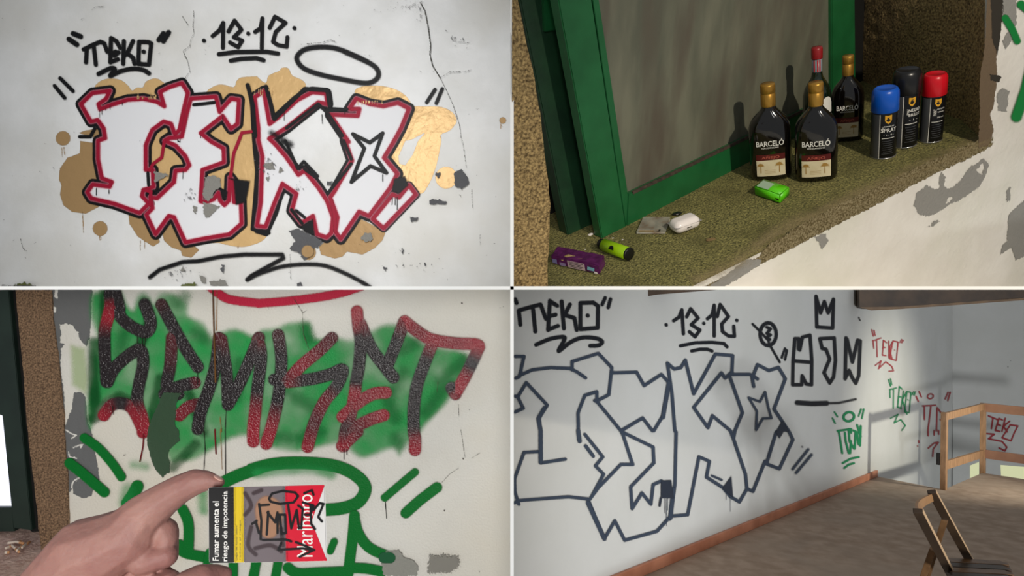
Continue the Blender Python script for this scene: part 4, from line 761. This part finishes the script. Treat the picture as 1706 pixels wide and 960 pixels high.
# crushed purple packet
t, bm, L, Dv = sbox('tobacco_packet', (921, 441), (1000, 459), (1010, 441), .026, M_purp, .0025, label='crushed purple tobacco packet in the near left corner of the sill', cat='packet')
subdiv_noise(bm, 3, .0018, 60, None, .02); bmobj('packet_body', bm, M_purp, t)
def fq(name, pts, m, **k):
    bm = bmesh.new(); bm.faces.new([bm.verts.new(v) for v in pts]); return bmobj(name, bm, m, t, **k)
yo = -.0022
fq('print_panel', [(L*.36, yo, .003), (L*.72, yo, .003), (L*.72, yo, .023), (L*.36, yo, .023)], mat('pink_grey_print', (190, 164, 168), rough=.5), label='pale panel of warning text')
for k in range(4): fq('text_line', [(L*.39, yo-.0004, .0190-.0042*k), (L*(.69-.04*(k % 2)), yo-.0004, .0190-.0042*k), (L*(.69-.04*(k % 2)), yo-.0004, .0206-.0042*k), (L*.39, yo-.0004, .0206-.0042*k)], M_dkn)
fq('print_patch', [(L*.76, yo, .008), (L*.90, yo, .007), (L*.92, yo, .017), (L*.78, yo, .018)], mat('cyan_print', (120, 176, 190), rough=.5)); fq('print_patch', [(L*.90, yo, .002), (L*.97, yo, .002), (L*.96, yo, .007), (L*.90, yo, .007)], M_whpl)
fq('print_patch', [(L*.02, yo, .006), (L*.12, yo, .005), (L*.13, yo, .018), (L*.03, yo, .018)], mat('lilac_print', (120, 116, 160), rough=.5)); fq('print_patch', [(L*.18, yo, .003), (L*.31, yo, .003), (L*.31, yo, .012), (L*.18, yo, .012)], mat('lilac_print2', (140, 120, 160), rough=.5))
bm = bmesh.new(); vs = [bm.verts.new(v) for v in ((L*.18, .002, .021), (L*.25, -.002, .017), (L*.32, .006, .026), (L*.60, .012, .027), (L*.60, .020, .024), (L*.30, .016, .029))]; bm.faces.new(vs[:3]+[vs[5]]); bm.faces.new([vs[2], vs[3], vs[4], vs[5]]); bmesh.ops.solidify(bm, geom=bm.faces[:], thickness=.0007)
bmobj('torn_paper', bm, mat('tissue_paper', (214, 190, 130), rough=.6), t, label='torn cream paper')
# chips, twig and leaf
def chip(name, px, py, r, m, label, cat, flat=.35, **k):
    P = onsill(px, py); bm = bmesh.new(); bmesh.ops.create_icosphere(bm, subdivisions=2, radius=r)
    for v in bm.verts: v.co = Vector((v.co.x, v.co.y*.6, v.co.z*flat))*(1+.35*noise.noise(v.co*300+Vector((px, py, 0))))
    o = bmobj(name, bm, m, label=label, cat=cat, **k); o.matrix_world = facing(P+NT*(r*flat*.8), NT, random.uniform(-.5, .5)); return o
chip('plaster_chip', 984, 392, .0085, M_whpl, 'white plaster chip at the foot of the casement', 'chip')
chip('plaster_chip', 1037, 400, .003, M_whpl, 'tiny white crumb on the moss in front of the casement rail', 'chip', group='plaster crumbs under the rail'); chip('plaster_chip', 1021, 397, .003, M_whpl, 'tiny white crumb tight against the foot of the casement rail', 'chip', group='plaster crumbs under the rail'); chip('plaster_chip', 975, 416, .0028, M_whpl, 'tiny white crumb beside the purple packet', 'chip')
chip('charred_stub', 1128, 358, .014, M_blk, 'black charred stub behind the earbud case', 'stub', .3)
chip('dry_leaf', 1184, 400, .013, mat('dry_leaf', (120, 98, 62), rough=.8), 'small dry brown leaf on the moss right of the earbud case', 'leaf', .2)

# ------------------------------------------------------------------ hand and cigarette packet (lower left)
M_skin = mat('skin', (144, 102, 94), (162, 120, 109), rough=.62, scale=25, detail=8, bump=.0006, bscale=260, c2=(140, 94, 88), s2=30, lo2=.45, hi2=.75, Subsurface_Weight=.12, Subsurface_Scale=.01)
def blobs(chains):
    bm = bmesh.new()
    for ch in chains:
        for a, b in zip(ch, ch[1:]):
            for k in range(9):
                t_ = k/9; x, y, r, Y = [a[j]+(b[j]-a[j])*t_ for j in range(4)]
                bmesh.ops.create_icosphere(bm, subdivisions=2, radius=r*Y/F, matrix=Matrix.Translation(ray(x, y)*(Y/F)))
        x, y, r, Y = ch[-1]; bmesh.ops.create_icosphere(bm, subdivisions=2, radius=r*Y/F, matrix=Matrix.Translation(ray(x, y)*(Y/F)))
    return bm
ch = [[(0, 1130, 62, .50), (60, 1020, 62, .50), (106, 962, 58, .50), (143, 923, 60, .50), (180, 912, 57, .50), (214, 894, 50, .50)],
      [(106, 1000, 70, .51), (160, 965, 72, .515), (200, 950, 60, .52), (215, 925, 50, .52)], [(100, 1040, 74, .50), (170, 1010, 68, .50)],
      [(214, 892, 48, .50), (238, 860, 37, .50), (268, 836, 30, .50), (300, 815, 25, .50), (323, 804, 22.5, .50), (343, 801, 17, .50), (358, 803, 12, .50), (366, 804, 9, .50)],
      [(222, 900, 40, .512), (250, 878, 30, .512), (274, 886, 23, .505), (277, 899, 20, .502)], [(277, 926, 20, .498), (258, 932, 20, .496), (236, 938, 22, .496)], [(279, 899, 18, .508), (280, 925, 17, .508)],
      [(215, 940, 40, .515), (262, 962, 21, .505), (283, 968, 19, .500), (262, 978, 19, .494), (236, 980, 20, .494)], [(210, 985, 36, .51), (254, 1005, 18, .50), (272, 1012, 16, .497), (250, 1020, 16, .492)],
      [(170, 1030, 50, .48), (220, 1040, 38, .468), (270, 1012, 29, .468), (308, 976, 24, .474), (334, 963, 22.5, .482), (358, 958, 17.5, .492), (374, 957, 13, .497)]]
bm = blobs(ch); me = bpy.data.meshes.new('hand'); bm.to_mesh(me); bm.free()
HM = Matrix.Translation(ray(170, 940)*(.5/F)); me.transform(HM.inverted())
hand = link('hand', me, M_skin, label='bare left hand pinching a cigarette packet between index finger and thumb', cat='hand'); hand.matrix_world = HM
r_ = hand.modifiers.new('remesh', 'REMESH'); r_.mode = 'VOXEL'; r_.voxel_size = .0011; r_.use_smooth_shade = True
s_ = hand.modifiers.new('smooth', 'SMOOTH'); s_.factor = .5; s_.iterations = 9
for nmx, (x, y, Y), (sx, sy, sz) in (('fingernail', (364, 796.5, .4975), (.0038, .003, .0009)),):
    bm = bmesh.new(); bmesh.ops.create_icosphere(bm, subdivisions=3, radius=1, matrix=Matrix.Diagonal((sx, sy, sz, 1)))
    o = bmobj(nmx, bm, mat('nail', (206, 160, 146), rough=.3), hand, smooth_=True); o.location = ray(x, y)*(Y/F)-HM.translation; o.rotation_euler = (0, .55 if nmx == 'fingernail' else 0, 0)
PKR = ray(446, 873).normalized(); PKF = mk_plane(PKR, ray(446, 873)*(.489/F))
pk = px_prism(PKF, [(347, 812.5), (541.5, 808), (545.5, 935), (348, 939)], PKR*.0225); bmesh.ops.bevel(pk, geom=pk.edges[:], offset=.0008, segments=2, affect='EDGES')
pack = bmobj('cigarette_packet', pk, mat('packet_card', (206, 204, 202), rough=.35), label='cigarette packet with black warning strip and scribbled tag held in the hand', cat='cigarette packet')
def PP(name, items, m, soft=.4, label=None, lift=None, **k): return paint(name, PKF, 'BL', items, m, soft, parent=pack, label=label, lift=lift, bounds=(340, 550, 800, 945), step=1.3, **k)
K = lambda c, **k: pm('PK', c, rough=.35, grain=.1, **k)
PP('warning_strip', [('f', [(347.6, 813), (389.5, 812), (390, 937.8), (348.4, 938.6)], 0)], K((14, 12, 14)), lift=.0002, label='black strip with white warning text')
PP('yellow_strip', [('f', [(389.5, 812), (406, 811.6), (406.5, 937.5), (390, 937.8)], 0)], K((206, 176, 24)), lift=.0002)
PP('photo_print', [('f', [(406, 811.6), (475, 810), (476.5, 936.2), (406.5, 937.5)], 0)], K((104, 94, 98)), lift=.0002, label='grey picture panel')
PP('photo_print', [('f', smooth(Q('C4 20,520 80,440 170,470 200,560 150,700 60,690'), True), 0)], K((168, 124, 96)), 3, lift=.0003, op=.8)
PP('photo_print', multi('C3 1600,420 1640,500 1600,560|1640,640 1620,760 1670,820|C4 20,780 120,760 190,800|10,420 60,400|190,650 200,760', 3, True), K((64, 50, 54)), 2, lift=.0004, op=.8)
PP('red_panel', [('f', [(475, 810), (541, 808.2), (519, 869), (545, 934.8), (476.5, 936.2)], 0)], K((196, 14, 44)), lift=.0002)
def ptext(s, cx, cy, L_, H_, rot, m, lift=.0005, bold=.02, parent=pack, plane=PKF):
    me = T_(s, L_, H_, bold); c, s_ = math.cos(rot), math.sin(rot)
    for v in me.vertices: v.co = hit((plane[0], plane[1]-lift), cx+v.co.x*c+v.co.y*s_*-1*-1*-1 if 0 else cx+v.co.x*c-v.co.y*s_*1, cy-(v.co.x*s_+v.co.y*c))
    return link('lettering', me, m, parent)
M_pw = mat('packet_white', (222, 218, 214), rough=.4)
ptext('Fumar aumenta el', 359.5, 885, 99, 10.5, PI/2, M_pw, bold=.012); ptext('riesgo de impotencia', 375.8, 877, 117, 11.5, PI/2, M_pw, bold=.012)
ptext('Dejar de fumar ahora', 394.5, 905, 58, 3, PI/2, M_dkn, bold=0); ptext('reduce el riesgo', 400, 900, 66, 3, PI/2, M_dkn, bold=0)
ptext('Marlboro', 508, 876, 104, 26, PI/2, M_pw, bold=.0)
PP('marker_scribble', multi('C4 110,455 130,422 200,405 280,415 300,440 270,480 180,490 120,475 110,455|45,490 60,600 55,720|50,500 110,495|C3 1670,610 1690,680|C4 0,620 30,600|105,540 95,690|100,545 150,610 165,545 165,680|180,560 190,685 220,680 215,560 185,560|235,500 255,650 290,530 305,650|300,500 330,520 320,650|330,480 400,500 380,560 345,560|380,500 385,620 410,655|400,530 440,485 465,490 430,575 455,605|70,725 220,722 255,735|190,745 170,790 330,780 400,792 310,835|285,740 340,760 405,792|340,420 390,400 400,430', 1.9), K((12, 10, 14)), .6, lift=.0008, label='black marker tag scribbled over the packet')

# ------------------------------------------------------------------ cigarette ends on the ledge
M_but = mat('cigarette_paper', (222, 206, 190), rough=.8); M_filt = mat('filter_paper', (204, 150, 104), rough=.8)
rs = random.Random(5); first = None
butts = [(13, 905, 38, 902, 0), (20, 909, 33, 921, 1), (36, 913, 51, 902, 2), (9, 914, 22, 909, 3), (24, 903, 41, 906, 4), (28, 918, 38, 909, 5), (8, 921, 17, 920, 6)]
bl_ = ['long cigarette end lying level at the back left of the pile', 'cigarette end across the middle of the pile sloping down to the right', 'cigarette end at the right side of the pile tilted upward', 'short cigarette end at the left edge of the pile', 'cigarette end at the back right of the pile beside the stone', 'short cigarette end at the front right of the pile', 'stubby cigarette end at the front left of the pile']
for x0, y0_, x1, y1_, i in butts:
    pl = (Vector((0, 0, 1)), SB+.006+.003*(i % 3)); a = hit(pl, x0, y0_); b = hit(pl, x1, y1_); X = b-a; L = .9*X.length
    Z = X.normalized().cross(Vector((0, 0, 1))).cross(X.normalized()); M = axes(a, X, Z)
    t = empty('cigarette_end', M, label=bl_[i], cat='cigarette end', group='cigarette ends on the ledge')
    xcyl('paper_tube', 0, L*.55, .0042, M_but, t, sy=.8); xcyl('filter', L*.55, L, .0044, M_filt, t, sy=.8)
# ------------------------------------------------------------------ railing and chair in the hall
F3 = onfloor(1800, 813); UPN = NB
rl_ = empty('railing', Matrix.Translation(F1), label='pine stairwell railing turning a corner in the far right of the hall', cat='railing')
def RB_(name, p0, p1, w_, t_, side, m=M_wood, **k):
    return barobj(name, Vector(p0)-F1, Vector(p1)-F1, w_, t_, side, m, rl_, **k)
h1 = height_at(F1, NB, 687); h2 = height_at(F2, NB, 671); hm1 = height_at(F1, NB, 776); hm2 = height_at(F2, NB, 756)
d12 = (F2-F1).normalized(); d23 = (F3-F2).normalized()
RB_('post', F1-NB*.12, F1+NB*h1, .068, .05, d12); RB_('post', F2-NB*.02, F2+NB*(h2-.005), .055, .055, d12)
px1 = F2+NB*(h2-.045); RB_('rail', F1+NB*(h1-.045), F2+NB*(h2-.045), .03, .075, d12.cross(NB)); RB_('rail', F1+NB*hm1, F2+NB*hm2, .03, .085, d12.cross(NB))
RB_('rail', F2+NB*(h2-.055), F3+NB*(h2-.055), .03, .10, d23.cross(NB), mat('shaded_rail_wood', (146, 104, 78), (160, 116, 88), rough=.55, scale=8)); RB_('rail', F2+NB*hm2, F3+NB*hm2, .03, .10, d23.cross(NB), mat('stained_rail_wood', (134, 94, 72), (150, 108, 84), rough=.55, scale=8))  # right-hand rails in two slightly darker browns
RB_('latch', F1+NB*.24-d12.cross(NB)*.0-BB*.05, F1+NB*.36-BB*.05, .03, .03, d12, M_dkn)
Cc = onfloor(1600, 985)
chr_ = empty('folding_chair', Matrix.Translation(Cc), label='brown wooden folding chair standing in the lower right of the hall', cat='chair')
def CB(name, p0, p1, w_, t_, side, m=M_chaird, bev=.003, **k): return barobj(name, Vector(p0)-Cc, Vector(p1)-Cc, w_, t_, side, m, chr_, bev, **k)
nt_, nb_ = onfloor(1529, 851, .80), onfloor(1584, 957, .42); ft_, fb_ = onfloor(1552, 819, .80), onfloor(1613, 930, .45)
def tofloor(a, b, h0, h1): return a+(b-a)*(h0/(h0-h1))
acr = (ft_-nt_).normalized()
nfoot, ffoot = tofloor(nt_, nb_, .80, .42), tofloor(ft_, fb_, .80, .45)
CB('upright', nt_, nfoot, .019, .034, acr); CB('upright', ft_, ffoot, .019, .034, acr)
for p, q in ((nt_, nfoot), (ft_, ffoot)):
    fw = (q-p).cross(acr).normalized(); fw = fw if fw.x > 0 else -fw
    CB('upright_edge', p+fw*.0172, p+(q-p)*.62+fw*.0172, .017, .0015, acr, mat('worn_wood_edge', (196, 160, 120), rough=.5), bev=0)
la, lb = onfloor(1574, 866, .66), onfloor(1546, 956, .34); lfoot = tofloor(la, lb, .66, .34)
na, nb2 = onfloor(1554, 915, .52), onfloor(1539, 958, .38); nlf = tofloor(na, nb2, .52, .38)
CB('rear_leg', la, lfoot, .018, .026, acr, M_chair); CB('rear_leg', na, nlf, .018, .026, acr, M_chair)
# curved back slat
bm = bmesh.new(); n = 8; bwd = Vector((-.8, .25, 0)); cols = []
for i in range(n+1):
    u = i/n; top_ = onfloor(1531+(1556-1531)*u, 851+(822-851)*u, .775)+bwd*.0; off = bwd*(.05*math.sin(PI*u)); dn = (nfoot-nt_).normalized()*.075
    p = nt_+(ft_-nt_)*(.06+.88*u)+(nfoot-nt_).normalized()*.02+off*.6
    cols.append([bm.verts.new(q-Cc) for q in (p, p+dn, p+dn+bwd*.012, p+bwd*.012)])
for a, b in zip(cols, cols[1:]):
    for j in range(4): bm.faces.new((a[j], b[j], b[(j+1) % 4], a[(j+1) % 4]))
bm.faces.new(cols[0]); bm.faces.new(cols[-1][::-1]); bmobj('back_slat', bm, mat('pale_back_slat', (140, 100, 62), (158, 116, 74), rough=.45, scale=10), chr_, label='paler curved back slat')
sa, sb_, sc_ = onfloor(1577, 931, .45), onfloor(1674, 936, .45), onfloor(1592, 1003, .45); dpt = sb_-sa; wid = sc_-sa
for i in range(8):
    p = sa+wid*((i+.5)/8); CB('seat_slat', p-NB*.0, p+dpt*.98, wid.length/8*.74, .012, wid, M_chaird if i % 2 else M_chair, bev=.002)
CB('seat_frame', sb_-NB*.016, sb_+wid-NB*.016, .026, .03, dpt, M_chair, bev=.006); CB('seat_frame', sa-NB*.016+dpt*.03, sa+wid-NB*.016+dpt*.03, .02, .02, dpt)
